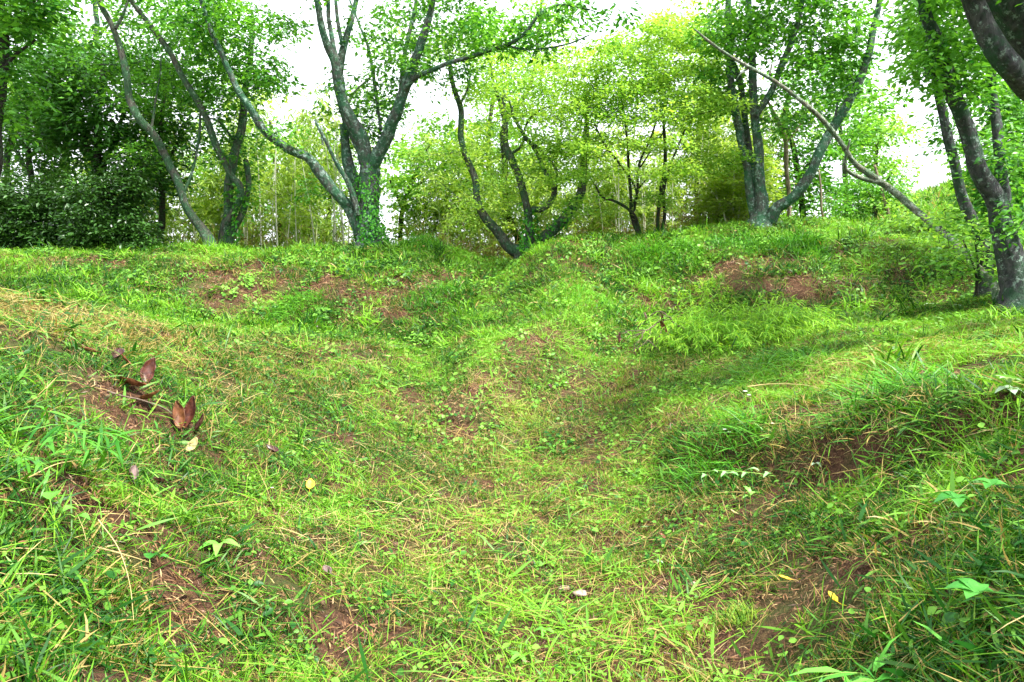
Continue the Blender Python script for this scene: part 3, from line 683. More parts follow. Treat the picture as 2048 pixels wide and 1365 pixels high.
# ------------------------------------------------------------------ trees
def build_tree(name, label, cat, Y, limbs, crown, bark, leafm, rk=1.0, spread=.36, flat=.38, per=60, leaf=(.055, .125), tmpl=L_RHOMB, ratio=.55,
               seed=1, foot=None, group=None, min_t=.25, segs=10, droop=.25, twig_r=.010, twig_mat=None, loose=1.0, rootdepth=.25):
    """limbs: lists of (u, v, radius in photo px, depth offset m); crown: (u, v, ru, rv, sprays, depth lo, depth hi)"""
    rs = np.random.default_rng(seed)
    wood, fine, lf = Geo(), Geo(), Geo()
    skel = []
    origin = None
    for li, L in enumerate(limbs):
        P = np.array([at(q[0], q[1], Y + q[3]) for q in L]); R = np.array([q[2] * (.70 + .16 * min(1, q[2] / 34)) * rk / F * (Y + q[3]) for q in L])
        if li == 0 or L[0][1] > 400 and len(L[0]) > 4:
            gz = hz(P[0, 0], P[0, 1])
            if origin is None:
                origin = np.array([P[0, 0], P[0, 1], gz])
            P = np.vstack([[P[0, 0], P[0, 1], min(gz, P[0, 2]) - rootdepth], P]); R = np.r_[R[0] * 1.2, R]
        P, R = smooth_path(P, R, .07)
        wob = np.stack([fbm(np.arange(len(P)) * .11 + 7 * k, np.full(len(P), li * 3.3 + seed), 1.0, 3, 60 + k) for k in range(3)], -1)
        P = P + wob * np.minimum(R * 1.5, .12)[:, None]
        if li == 0 and segs > 7:
            hg = np.maximum(P[:, 2] - hz(P[0, 0], P[0, 1]), 0); R = R * (1 + .42 * np.exp(-hg / .13))
        wood.add(*tube(P, R, segs, .20, seed + li))
        s0 = int(len(P) * (min_t if li == 0 else .12))
        skel.append(P[s0::2])
    S = np.concatenate(skel)
    # sprays
    C = []
    for (u, v, ru, rv, ns, d0, d1) in crown:
        ns = int(ns * loose)
        r = np.sqrt(rs.random(ns)); a = rs.uniform(0, 2 * math.pi, ns); dd = rs.uniform(d0, d1, ns)
        for k in range(ns): C.append(at(u + ru * r[k] * math.cos(a[k]), v + rv * r[k] * math.sin(a[k]), Y + dd[k]))
    C = np.array(C)
    if len(C):
        d = np.sqrt(((C[:, None] - S[None, ::3]) ** 2).sum(-1)).min(1)
        C = C[np.argsort(d)]
        for c_ in C:
            dv = S - c_; dist = np.sqrt((dv ** 2).sum(1)) + .35 * np.maximum(S[:, 2] - c_[2], 0)
            b = S[np.argmin(dist)]; ln = np.linalg.norm(c_ - b)
            if ln > .12:
                mid = (b + c_) / 2 + np.array((rs.normal(0, .07), rs.normal(0, .07), -.10 + rs.normal(0, .05))) * ln
                tip = c_ + (c_ - b) / ln * spread * .5
                r0 = min(twig_r * (.45 + .55 * ln), .03)
                P, R = smooth_path([b, mid, c_, tip], [r0, r0 * .7, r0 * .4, .002], max(.12, ln / 7))
                wood.add(*tube(P, R, 4, cap=False)); S = np.vstack([S, P[1:-1]])
            m = int(per * rs.uniform(.6, 1.3)); rr = rs.random(m) ** .6; aa = rs.uniform(0, 2 * math.pi, m)
            tilt = rs.normal(0, .22, 2); sp = spread * rs.uniform(.65, 1.3)
            ox, oy = rr * np.cos(aa) * sp, rr * np.sin(aa) * sp
            oz = ox * tilt[0] + oy * tilt[1] + rs.normal(0, flat * spread * .5, m) - .25 * rr ** 2 * sp
            P = c_ + np.stack([ox, oy, oz], -1)
            D = np.stack([np.cos(aa) + rs.normal(0, .6, m), np.sin(aa) + rs.normal(0, .6, m), rs.normal(-droop, .35, m)], -1)
            N = np.stack([rs.normal(0, .45, m), rs.normal(0, .45, m), np.ones(m)], -1)
            Lf = rs.uniform(*leaf, m)
            place_leaves(lf, tmpl, P, D, N, Lf, Lf * ratio * rs.uniform(.8, 1.2, m), np.clip(rs.normal(.5, .22, m), 0, 1))
    root = empty(name, origin, label, cat, group)
    wood.build('trunk', bark, root, origin)
    
    if lf.V: lf.build('crown', leafm, root, origin, smooth=False)
    return root

# T4 the large cherry with ivy, centre left
cherry = build_tree('cherry_tree', 'large many stemmed cherry tree with mossy grey bark and ivy at its foot, centre left', 'tree', 12.9, [
  [(740,487,36,0),(737,440,31,0),(733,390,30,0),(733,340,30,0),(735,318,26,0)],
  [(733,330,22,0),(722,280,21,-.1),(690,215,19,-.2),(672,130,15,-.3),(648,75,11,-.4),(634,0,9,-.5),(628,-80,7,-.6)],
  [(718,300,14,.1),(690,230,13,.2),(676,150,12,.3),(690,80,10,.4),(706,30,8,.5),(722,-40,6,.6)],
  [(676,120,8,-.3),(662,60,7,-.1),(655,0,7,0),(650,-80,5,.1)],
  [(684,95,7,.3),(674,40,6,.4),(668,-40,5,.5)],
  [(742,335,22,0),(775,270,19,-.2),(800,210,17,-.4),(820,150,15,-.5),(838,95,13,-.6),(858,40,11,-.7),(872,-30,8,-.8)],
  [(738,340,15,.1),(762,290,14,.3),(792,230,12,.5),(806,160,9,.5),(812,90,7,.6),(828,20,6,.7),(835,-50,4,.8)],
  [(806,185,12,-.45),(826,160,9,-.6),(850,145,8,-.8),(900,126,7,-1.1),(960,106,7,-1.4),(1010,92,6,-1.6),(1050,66,6,-1.8),(1078,30,5,-1.9),(1120,10,4,-2.0),(1180,20,3,-2.1)],
  [(1010,92,4,-1.6),(1060,100,3,-1.7),(1130,90,3,-1.8),(1180,70,2,-1.9)],
  [(822,160,7,-.5),(832,135,7,-.5),(836,120,6,-.5)],
  [(725,420,24,0),(700,340,19,.2),(688,290,15,.2),(686,250,13,.2)],
  [(724,460,24,0),(700,420,20,-.1),(670,385,17,-.3),(640,345,16,-.4),(615,315,15,-.5),(570,295,14,-.7),(530,262,13,-.8),(505,220,12,-.9),(480,180,11,-1.0),(450,120,9,-1.1),(420,50,8,-1.2),(395,-20,6,-1.3)],
  [(716,430,10,-.2),(700,370,8,-.3),(670,320,7,-.4),(650,280,6,-.5),(630,240,4,-.5)],
  [(645,290,4,-.4),(643,270,3,-.4),(642,255,2,-.4)],
  [(760,260,5,.2),(752,180,6,.5),(740,110,5,.7),(722,60,4,.8),(700,0,3,.9)],
 ], [
  (760,60,90,60,24,-.5,1.4),(760,200,60,70,26,.2,1.2),(860,40,110,60,28,-.45,1.3),(960,60,110,50,26,-1.6,-.4),(900,130,90,30,8,-1.0,-.2),(1040,60,90,50,20,-2.2,-1.0),(1160,20,90,30,14,-2.3,-1.2),
  (500,70,100,90,52,-.9,.7),(460,150,80,60,22,-.8,.4),(545,170,40,50,10,-.9,.3),(640,-60,90,60,30,-1.2,.8),(900,-60,150,60,60,-1.5,.8),(400,20,80,60,30,-1.6,-.5),(570,270,40,25,9,-.9,-.3),
  (680,190,40,50,9,-.3,.6),(740,280,40,40,12,.2,.8),(620,380,30,25,5,-.3,.5),(840,150,40,30,6,-.4,.3)],
  M_BARK_CH, M_LF_CH, seed=11, per=58, spread=.33, segs=22, rk=.80, loose=.88)
def ivy(parent, path, n_, mat, seed, size=(.05, .09), thick=.03):
    rs = np.random.default_rng(seed); g = Geo(); o = np.array(parent.location)
    P, R = smooth_path([q[0] for q in path], [q[1] for q in path], .03)
    w = np.linspace(1, .15, len(P)); k = rs.choice(len(P), n_, p=w / w.sum()); a = rs.uniform(0, 2 * math.pi, n_)
    out_ = np.stack([np.cos(a), np.sin(a), rs.normal(0, .2, n_)], -1)
    keep = vnoise(P[k][:, 2] * 5 + np.cos(a) * 1.4, np.sin(a) * 1.4 + seed, seed) > .42
    k, a, out_ = k[keep], a[keep], out_[keep]; n_ = len(k)
    Pp = P[k] + out_ * (R[k] * rs.uniform(.98, 1.12, n_) + rs.random(n_) * thick)[:, None]
    D = np.stack([rs.normal(0, .6, n_), rs.normal(0, .6, n_), rs.normal(-.7, .5, n_)], -1)
    L = rs.uniform(*size, n_); place_leaves(g, L_OVAL, Pp, D, out_, L, L * .85, rs.random(n_))
    g.build('ivy', mat, parent, o)
M_IVY = leaf_mat('ivy_leaves', (.02, .17, .012), (.11, .42, .03), .25)
ivy(cherry, [(at(742,490,12.9), .29), (at(737,440,12.9), .235), (at(733,390,12.9), .225), (at(733,330,12.9), .2)], 2200, M_IVY, 31, (.03, .055))

# T3 and T2 the two leaning trees on the left
t3 = build_tree('cherry_tree', 'forked tree with a pale column trunk and a long mossy limb leaning left, left bank', 'tree', 13.2, [
  [(450,482,20,0),(452,440,15,0),(455,400,13,0),(462,350,12,0),(472,300,12,.1),(484,250,11,.2),(492,190,9,.3),(500,120,8,.3),(505,40,6,.3)],
  [(452,450,11,-.1),(478,400,10,-.2),(480,370,9,-.2),(462,350,9,-.2),(440,310,9,-.3),(420,260,9,-.4),(395,205,9,-.5),(362,150,8,-.6),(335,100,8,-.7),(300,50,7,-.8),(262,0,7,-.9),(220,-50,5,-1)],
  [(465,465,9,.1),(488,420,9,.2),(498,370,8,.2),(490,320,7,.3)],
  [(468,285,4,.1),(445,250,4,.0),(425,238,3,-.1),(400,240,2,-.2)],
 ], [(370,110,110,70,42,-.45,1.0),(420,210,80,60,34,-.25,.9),(330,40,110,60,40,-.6,.6),(480,330,40,60,18,.2,.9),(300,180,60,50,18,-.2,.6),(480,120,60,70,22,-.2,.9),(440,290,50,40,12,-.4,.4),(490,400,25,30,8,-.2,.3),(440,-50,120,50,40,-.8,.8)],
  M_BARK_MOSS, M_LF_CH, seed=12, per=50, spread=.34, loose=.68, rk=.92)
ivy(t3, [(at(462,486,13.1), .12), (at(478,430,13.0), .08), (at(470,370,12.9), .07)], 260, M_IVY, 32, (.04, .07))
t2 = build_tree('cherry_tree', 'thin mossy tree leaning left in a long S curve from the left bank', 'tree', 12.7, [
  [(418,486,17,0),(395,450,13,0),(372,415,12,0),(358,370,11,0),(335,320,11,0),(310,275,11,-.1),(278,240,11,-.2),(262,200,11,-.2),(256,150,10,-.3),(245,100,9,-.3),(225,50,8,-.4),(200,0,8,-.5),(180,-60,6,-.6)],
  [(302,262,4,-.1),(312,200,3,.0),(320,150,2,.1),(322,110,2,.1)],
  [(365,395,5,0),(385,340,4,.1),(398,270,4,.2),(400,220,3,.2)],
  [(230,60,5,-.4),(250,20,4,-.2),(262,-30,3,-.1)],
 ], [(230,130,80,60,22,-.1,.8),(180,30,90,40,14,-.3,.6),(290,190,50,50,14,.0,.6),(230,-50,120,50,40,-1.2,.4),(300,310,50,50,12,-.2,.6)],
  M_BARK_MOSS, M_LF_CH, seed=13, per=46, spread=.32, loose=.7, rk=.88)

# dark evergreen tree behind the dark shrub
build_tree('evergreen_tree', 'dark glossy evergreen tree standing behind the dark round shrub', 'tree', 14.2, [
  [(200,490,13,0),(198,400,12,0),(195,300,10,0),(200,200,8,0),(205,120,6,0)],
  [(198,380,7,0),(220,300,6,.2),(250,220,5,.3)],[(196,340,7,0),(160,260,6,.2),(120,180,5,.3)]],
  [(130,150,70,50,50,-.8,1.0),(180,240,110,70,85,-.8,1.0),(240,300,90,60,40,-.6,1.0),(110,250,70,60,36,-.8,.8),(200,120,80,40,30,-.5,.8),(300,350,50,50,16,-.3,.6),(300,160,60,50,16,-.3,.6),(60,170,60,60,26,-.6,.6)],
  M_BARK_DK, M_LF_EV, seed=14, per=50, spread=.36, loose=.85, leaf=(.09, .15), flat=.6)
def shrub(name, label, u, vtop, vbase, ru, Y, ns, mat, seed, per=70, leaf=(.04, .07), depth=1.2, cat='shrub', spread=.24, group=None):
    L = [[(u + k * ru * .12, vbase, 4, k * .1), (u + k * ru * .25, (vtop + vbase) / 2, 3, k * .15), (u + k * ru * .4, vtop + (vbase - vtop) * .3, 2, k * .2)] for k in (-1, 0, 1.2)]
    rs = np.random.default_rng(seed); cr = []
    for _ in range(ns):
        a = rs.uniform(0, math.pi); r = math.sqrt(rs.uniform(.05, 1)) * (.80 + .22 * math.sin(a * 5 + seed) + .12 * math.sin(a * 11 + seed * 2)) * (1.25 if rs.random() < .06 else 1)
        cr.append((u + ru * r * math.cos(a), vbase - 6 - (vbase - vtop - 8) * r * math.sin(a), 8, 6, 1, -depth * math.sqrt(max(.02, 1 - r * r * .8)), depth * .6))
    return build_tree(name, label, cat, Y, L, cr, M_BARK_DK, mat, spread=spread, flat=.7, per=per, leaf=leaf, seed=seed, min_t=.2, segs=5, twig_r=.006, group=group)
build_tree('evergreen_tree', 'mid green evergreen tree between dark evergreen and S curved trunk', 'tree', 15.0, [
  [(320,490,9,0),(322,400,8,0),(318,300,7,0),(325,200,5,0),(330,120,4,0)],[(320,350,5,0),(360,280,4,.2)],[(320,320,4,0),(280,250,3,.2)]],
  [(330,190,70,60,34,-.4,.9),(300,280,60,60,26,-.4,.8),(370,290,50,50,20,-.2,.8),(340,110,60,40,14,-.3,.6),(390,200,40,50,14,-.3,.8),(330,380,50,40,12,-.3,.6)],
  M_BARK_DK, M_LF_EV, seed=84, per=48, spread=.34, leaf=(.08, .13), flat=.5)
build_tree('evergreen_tree', 'mid green tree above the dark shrub at the left picture edge', 'tree', 15.4, [
  [(60,490,9,0),(62,380,8,0),(55,280,7,0),(65,180,5,0)],[(60,350,5,0),(20,280,4,.2)],[(60,320,4,0),(100,260,3,.2)]],
  [(60,230,70,50,28,-.4,.9),(20,300,60,50,20,-.4,.8),(100,310,60,40,18,-.3,.7),(80,120,70,50,22,-.3,.8)],
  M_BARK_DK, M_LF_EV, seed=85, per=48, spread=.34, leaf=(.08, .13), flat=.5)
shrub('dark_shrub', 'big dark green dome of clipped shrub on the left bank', 215, 325, 500, 118, 12.9, 270, M_LF_DK, 21, 80, (.06, .10), 1.1)
shrub('dark_shrub', 'dark green shrub at the left picture edge beside the dome', 50, 330, 500, 110, 13.6, 190, M_LF_DK, 22, 80, (.06, .11), 1.1)
build_tree('cherry_tree', 'shadowy tree at the far left edge with foliage over the corner', 'tree', 8.5, [
  [(-60,520,24,0),(-35,400,20,0),(-10,250,16,0),(2,120,14,0),(0,20,12,0),(-10,-90,10,0)],
  [(0,80,6,0),(40,30,5,-.2),(90,-20,4,-.4)],[(0,150,5,0),(30,110,4,-.1),(70,80,3,-.2)]],
  [(40,20,70,35,26,-.8,.6),(20,90,45,60,14,-.6,.6),(60,-60,120,50,40,-1,.8),(10,190,30,60,7,-.4,.4)],
  M_BARK_DK, M_LF_CH, seed=15, per=60, spread=.30)
build_tree('leaning_tree', 'small crooked tree beyond the left bank at the left edge', 'tree', 16.0, [
  [(10,470,9,0),(14,380,8,0),(12,310,8,0),(25,260,7,0),(30,215,6,0),(22,150,4,0)],[(26,250,4,0),(60,220,3,.1),(110,200,2,.2)]],
  [(30,200,70,50,28,-.6,.6),(20,270,60,50,20,-.6,.6),(90,330,60,40,18,-.4,.6),(60,240,60,40,14,-.4,.6)], M_BARK_MOSS, M_LF_BG, seed=16, per=55, spread=.38, leaf=(.08, .13))
build_tree('pale_trunk_tree', 'straight pale trunked tree behind the evergreen on the left', 'tree', 17.0, [
  [(132,480,11,0),(132,400,10,0),(130,300,9,0),(134,200,8,0),(190,90,7,0),(186,0,6,0),(180,-60,5,0)],[(188,80,4,0),(225,40,3,0),(250,0,3,0)]],
  [(150,60,110,50,30,-1,1),(200,120,80,40,20,-1,1),(140,360,60,40,14,-.6,.6),(150,-40,150,40,40,-1,1)], M_BARK_CH, M_LF_BG, seed=17, per=50, spread=.42, leaf=(.09, .14))

# T6 the group in the notch
t6 = build_tree('notch_tree', 'dark mossy tree with three spreading stems rooted in the notch of the bank', 'tree', 13.6, [
  [(1042,508,20,0),(1022,494,15,0),(990,462,13,-.1),(965,435,12,-.2),(952,395,10,-.2),(945,350,9,-.2),(930,310,8,-.3),(922,270,8,-.3),(920,215,8,-.3),(905,170,6,-.4),(898,120,5,-.5)],
  [(1062,500,16,0),(1060,450,12,0),(1052,400,11,.0),(1040,360,10,.1),(1022,320,10,.1),(1012,290,9,.2),(1010,240,8,.2),(1008,190,6,.3)],
  [(1064,420,9,0),(1085,418,8,-.1),(1102,400,8,-.2),(1108,370,8,-.3),(1090,345,6,-.3),(1070,300,5,-.3),(1048,270,5,-.4),(1030,240,4,-.4),(1018,200,3,-.5)],
  [(1108,372,4,-.3),(1112,340,4,-.3),(1080,300,4,-.3),(1050,280,4,-.3)],
  [(1075,495,17,.1),(1095,470,15,.1),(1125,440,14,.2),(1150,405,13,.3),(1162,385,12,.3),(1170,320,9,.4),(1172,240,7,.5),(1168,180,5,.6)],
  [(1022,310,4,.1),(1045,290,4,0),(1052,250,3,0),(1080,220,3,-.1),(1110,212,2,-.2)],
  [(920,210,4,-.3),(935,180,3,-.2),(940,150,2,-.2)],
 ], [(920,120,60,60,16,-.7,.4),(960,200,60,40,16,-.6,.6),(1020,180,70,60,26,-.6,.8),(1060,240,60,40,22,-.7,.6),(960,330,60,60,20,-.6,.6),(940,430,50,35,14,-.7,.4),(1000,380,50,60,16,-.2,.9),(1090,320,60,60,26,-.6,.8),(1130,200,60,60,20,-.2,.9),(880,330,50,50,12,-.6,.4),(980,80,60,40,12,-.4,.6),(1070,130,50,60,14,-.2,.8)],
  M_BARK_MOSS, M_LF_MP, seed=18, per=56, spread=.32, leaf=(.055, .09))
ivy(t6, [(at(1058,508,13.5), .26), (at(1060,460,13.5), .14), (at(1054,410,13.5), .11)], 700, M_IVY, 33, (.04, .07))
ivy(t6, [(at(1080,498,13.5), .2), (at(1125,440,13.7), .15), (at(1160,390,13.8), .12)], 500, M_IVY, 34, (.04, .07))

# T7 Japanese maple
build_tree('japanese_maple', 'rounded bright yellow green maple with layered foliage and many thin stems', 'maple', 12.6, [
  [(1278,472,9,0),(1270,445,8,0),(1263,420,7,0),(1262,390,6,0),(1258,350,5,0),(1255,300,5,0),(1250,250,4,0),(1240,180,3,0)],
  [(1280,470,8,.05),(1268,430,6,-.1),(1235,405,5,-.3),(1205,395,4,-.4),(1190,370,3,-.5)],
  [(1264,415,5,0),(1275,385,5,.2),(1278,330,5,.3),(1300,280,4,.4),(1320,220,3,.5)],
  [(1268,425,5,0),(1272,380,4,-.2),(1240,330,4,-.3),(1210,290,4,-.4),(1190,250,3,-.5)],
  [(1316,468,7,.3),(1318,420,7,.3),(1326,360,7,.4),(1330,300,6,.4),(1328,240,5,.5),(1340,160,3,.5)],
  [(1322,466,6,.3),(1330,430,6,.3),(1328,380,5,.2),(1345,320,4,.1),(1370,260,3,.1)],
  [(1280,335,3,.3),(1310,290,3,.1),(1330,260,3,0)],
  [(1275,380,3,.2),(1288,365,3,0),(1300,345,3,-.1)],
 ], [(1230,140,120,60,80,-1.2,1.4),(1330,100,110,60,80,-1.2,1.4),(1300,200,160,40,70,-1.6,1.4),(1190,225,100,30,30,-1.4,.9),(1400,220,90,50,40,-1.2,1.2),(1260,285,160,18,36,-1.6,1.0),(1420,310,70,40,26,-.8,1.2),
   (1150,290,70,34,20,-1.0,.7),(1190,345,80,12,13,-1.1,.4),(1350,340,90,12,15,-1.2,.4),(1170,170,60,40,16,-.6,.6),(1350,50,50,26,16,-.6,.8),(1130,130,50,40,12,-.5,.6),(1440,160,50,50,16,-.5,.8),(1330,400,60,12,7,-1.0,.2),(1150,400,40,25,7,-.8,.2),(1200,420,40,18,5,-.6,.2),(1100,340,40,26,8,-.6,.4)],
  M_BARK_DK, M_LF_MP, seed=19, per=84, spread=.29, flat=.30, leaf=(.04, .075), ratio=.7, rk=.72, loose=1.12, droop=.1, twig_r=.008)

# T8 right many stemmed tree
t8 = build_tree('cherry_tree', 'three stemmed tree on the right bank with a limb sweeping to the upper right', 'tree', 12.0, [
  [(1520,445,24,0),(1521,415,17,0),(1519,370,13,0),(1515,300,12,0),(1512,240,11,0),(1505,170,10,0),(1500,100,9,0),(1498,30,8,0),(1496,-60,6,0)],
  [(1508,442,14,.1),(1500,390,11,.1),(1492,320,10,.1),(1480,260,10,.1),(1470,200,10,.0),(1460,150,9,0),(1458,80,8,0),(1455,10,7,0),(1452,-60,6,0)],
  [(1512,440,10,.3),(1502,340,8,.3),(1492,250,8,.3),(1480,170,8,.2),(1462,120,7,.1)],
  [(1540,445,18,-.1),(1560,415,15,-.2),(1590,390,13,-.3),(1620,350,12,-.4),(1640,300,12,-.5),(1665,255,11,-.5),(1692,210,11,-.6),(1718,165,10,-.6),(1738,110,9,-.7),(1745,60,8,-.7),(1758,0,7,-.8),(1765,-70,5,-.8)],
  [(1516,230,9,-.1),(1535,200,9,-.2),(1552,165,8,-.3),(1572,115,8,-.3),(1592,60,7,-.4),(1605,0,6,-.4),(1615,-60,5,-.4)],
  [(1664,260,4,-.5),(1670,230,3,-.5),(1675,200,2,-.5)],
 ], [(1480,60,80,50,30,-.8,1.0),(1580,80,100,60,40,-1.0,1.0),(1640,150,80,60,28,-1.0,.8),(1700,120,50,50,12,-1.0,.4),(1560,220,60,50,16,-.5,.9),(1450,170,50,60,18,-.5,.9),(1620,30,110,40,30,-1,.8),(1430,60,50,50,14,-.6,.6),(1550,-50,170,50,70,-1.3,1.2),(1740,200,50,40,8,-.9,.1),(1690,50,50,50,12,-.9,.3)],
  M_BARK_CH, M_LF_CH, seed=20, per=54, spread=.33, segs=16)

# T9 leaning dead trunk
build_tree('dead_leaning_tree', 'bare pale brown dead trunk leaning across from lower right to upper left', 'dead tree', 10.2, [
  [(2000,596,11,-2.7),(1965,545,11,-2.3),(1920,495,10,-1.6),(1880,462,9,-.8),(1840,430,9,-.2),(1800,395,9,0),(1750,358,9,0),(1712,330,7,0),(1690,300,6.5,-.1),(1665,265,6.5,-.2),(1640,235,6,-.3),(1600,200,5.5,-.4),(1560,170,5,-.4),(1510,140,4.5,-.5),(1460,112,4,-.5),(1420,85,4,-.6),(1388,58,2,-.6)],
  [(1765,365,7,0),(1725,358,6,0),(1690,338,5,-.1),(1692,312,4,-.2),(1700,280,3,-.3)],
  [(1540,150,3,-.4),(1545,125,2,-.4)],[(1500,136,3,-.5),(1480,150,2,-.5),(1470,165,1,-.5)]],
  [], M_BARK_DEAD, None, seed=23, foot=None, rootdepth=.9)

# T10 near right trees
t10 = build_tree('dark_trunk_tree', 'dark mossy near tree with two leaning trunks at the right edge', 'tree', 7.2, [
  [(2035,600,40,0),(2022,540,30,0),(2005,470,26,0),(1985,410,23,0),(1955,340,20,-.1),(1935,270,19,-.1),(1905,190,18,-.2),(1880,110,16,-.3),(1850,30,14,-.4),(1830,-60,12,-.5)],
  [(2015,520,20,.1),(2010,440,16,.2),(2000,330,13,.2),(1990,230,12,.3),(1985,150,11,.3),(1995,60,10,.4),(2010,-50,8,.5)],
  [(1905,190,8,-.2),(1895,160,7,-.3),(1870,150,5,-.4)],
 ], [(1900,60,70,50,26,-.8,.6),(1960,150,50,50,16,-.6,.6),(1990,60,50,40,10,-.5,.7),(1870,120,40,40,12,-.7,.3),(2010,300,40,60,12,-.3,.7),(1850,0,50,30,10,-.8,.3),(1960,-60,140,50,60,-1.2,1.0),(2030,420,30,60,10,-.5,.4)],
  M_BARK_RT, M_LF_CH, seed=24, per=56, spread=.28, leaf=(.05, .085), tmpl=L_OVAL)
t10b = build_tree('dark_trunk_tree', 'slimmer dark trunk leaning left just behind the near right tree', 'tree', 8.3, [
  [(1972,500,16,0),(1950,450,14,0),(1925,390,13,0),(1908,330,12,0),(1890,260,11,0),(1875,190,11,0),(1862,110,10,0),(1845,30,9,0),(1835,-60,8,0)]],
  [(1860,100,60,60,16,-.4,.5),(1900,250,40,50,10,-.3,.5),(1830,40,50,40,12,-.4,.5)], M_BARK_RT, M_LF_CH, seed=25, per=44, spread=.26, leaf=(.05, .09), tmpl=L_OVAL)
build_tree('overhanging_tree', 'great dark trunk leaning over the upper right corner with a lichen covered limb', 'tree', 5.2, [
  [(2420,720,90,0),(2330,420,84,0),(2210,220,84,0),(2110,90,84,0),(2050,-10,84,0),(1990,-120,76,0),(1950,-240,60,0)],
  [(2210,250,36,.1),(2110,205,32,0),(2055,165,28,-.1),(2005,120,25,-.2),(1972,70,24,-.2),(1950,20,22,-.2),(1925,-50,20,-.2),(1900,-140,18,-.2)]],
  [(1900,-90,130,60,30,-.8,.8),(2100,-120,140,80,40,-.8,.8)], M_BARK_RT, M_LF_CH, seed=26, per=46, spread=.24, leaf=(.05, .08), tmpl=L_OVAL, segs=18)
# leafy shrubs below the right trees
def bush(name, label, blobs, Y, mat, seed, per=50, leaf=(.06, .1), spread=.24, base=None, cat='shrub', tmpl=L_OVAL):
    b = base or (blobs[0][0], blobs[0][1] + blobs[0][3])
    L = [[(b[0] + dx, b[1], 4, dz), (b[0] * .5 + blobs[0][0] * .5 + dx * 2, (b[1] + blobs[0][1]) / 2, 3, dz), (blobs[0][0] + dx * 4, blobs[0][1], 2, dz * 1.5)] for dx, dz in ((-6, 0), (5, .1), (0, -.15))]
    return build_tree(name, label, cat, Y, L, blobs, M_BARK_DK, mat, spread=spread, flat=.8, per=per, leaf=leaf, seed=seed, min_t=.3, segs=5, twig_r=.006, tmpl=tmpl)
bush('leafy_shrub', 'light green leafy shrub around the feet of the dark right trunks', [(1950,480,70,45,26,-.4,.5),(1900,520,60,30,12,-.3,.4),(2020,530,50,40,16,-.5,.3),(1870,460,50,30,9,-.2,.4)], 7.9, M_LF_BG, 41, 30, (.04, .08), .22, (1960, 560))
bush('leafy_shrub', 'green shrub filling the right edge between the trunks', [(2010,380,60,70,44,-.4,.8),(2030,270,50,80,40,-.4,.8),(2000,180,50,50,20,-.2,.8),(1965,420,40,40,10,0,.8)], 9.2, M_LF_CH, 42, 50, (.06, .1), .30, (2030, 500))
bush('leafy_shrub', 'bright shrub on the hillside between right bank and dark trunks', [(1880,460,70,30,26,-.4,.8),(1820,440,40,20,8,-.4,.4)], 12.0, M_LF_BG, 43, 50, (.06, .1), .30, (1880, 490))

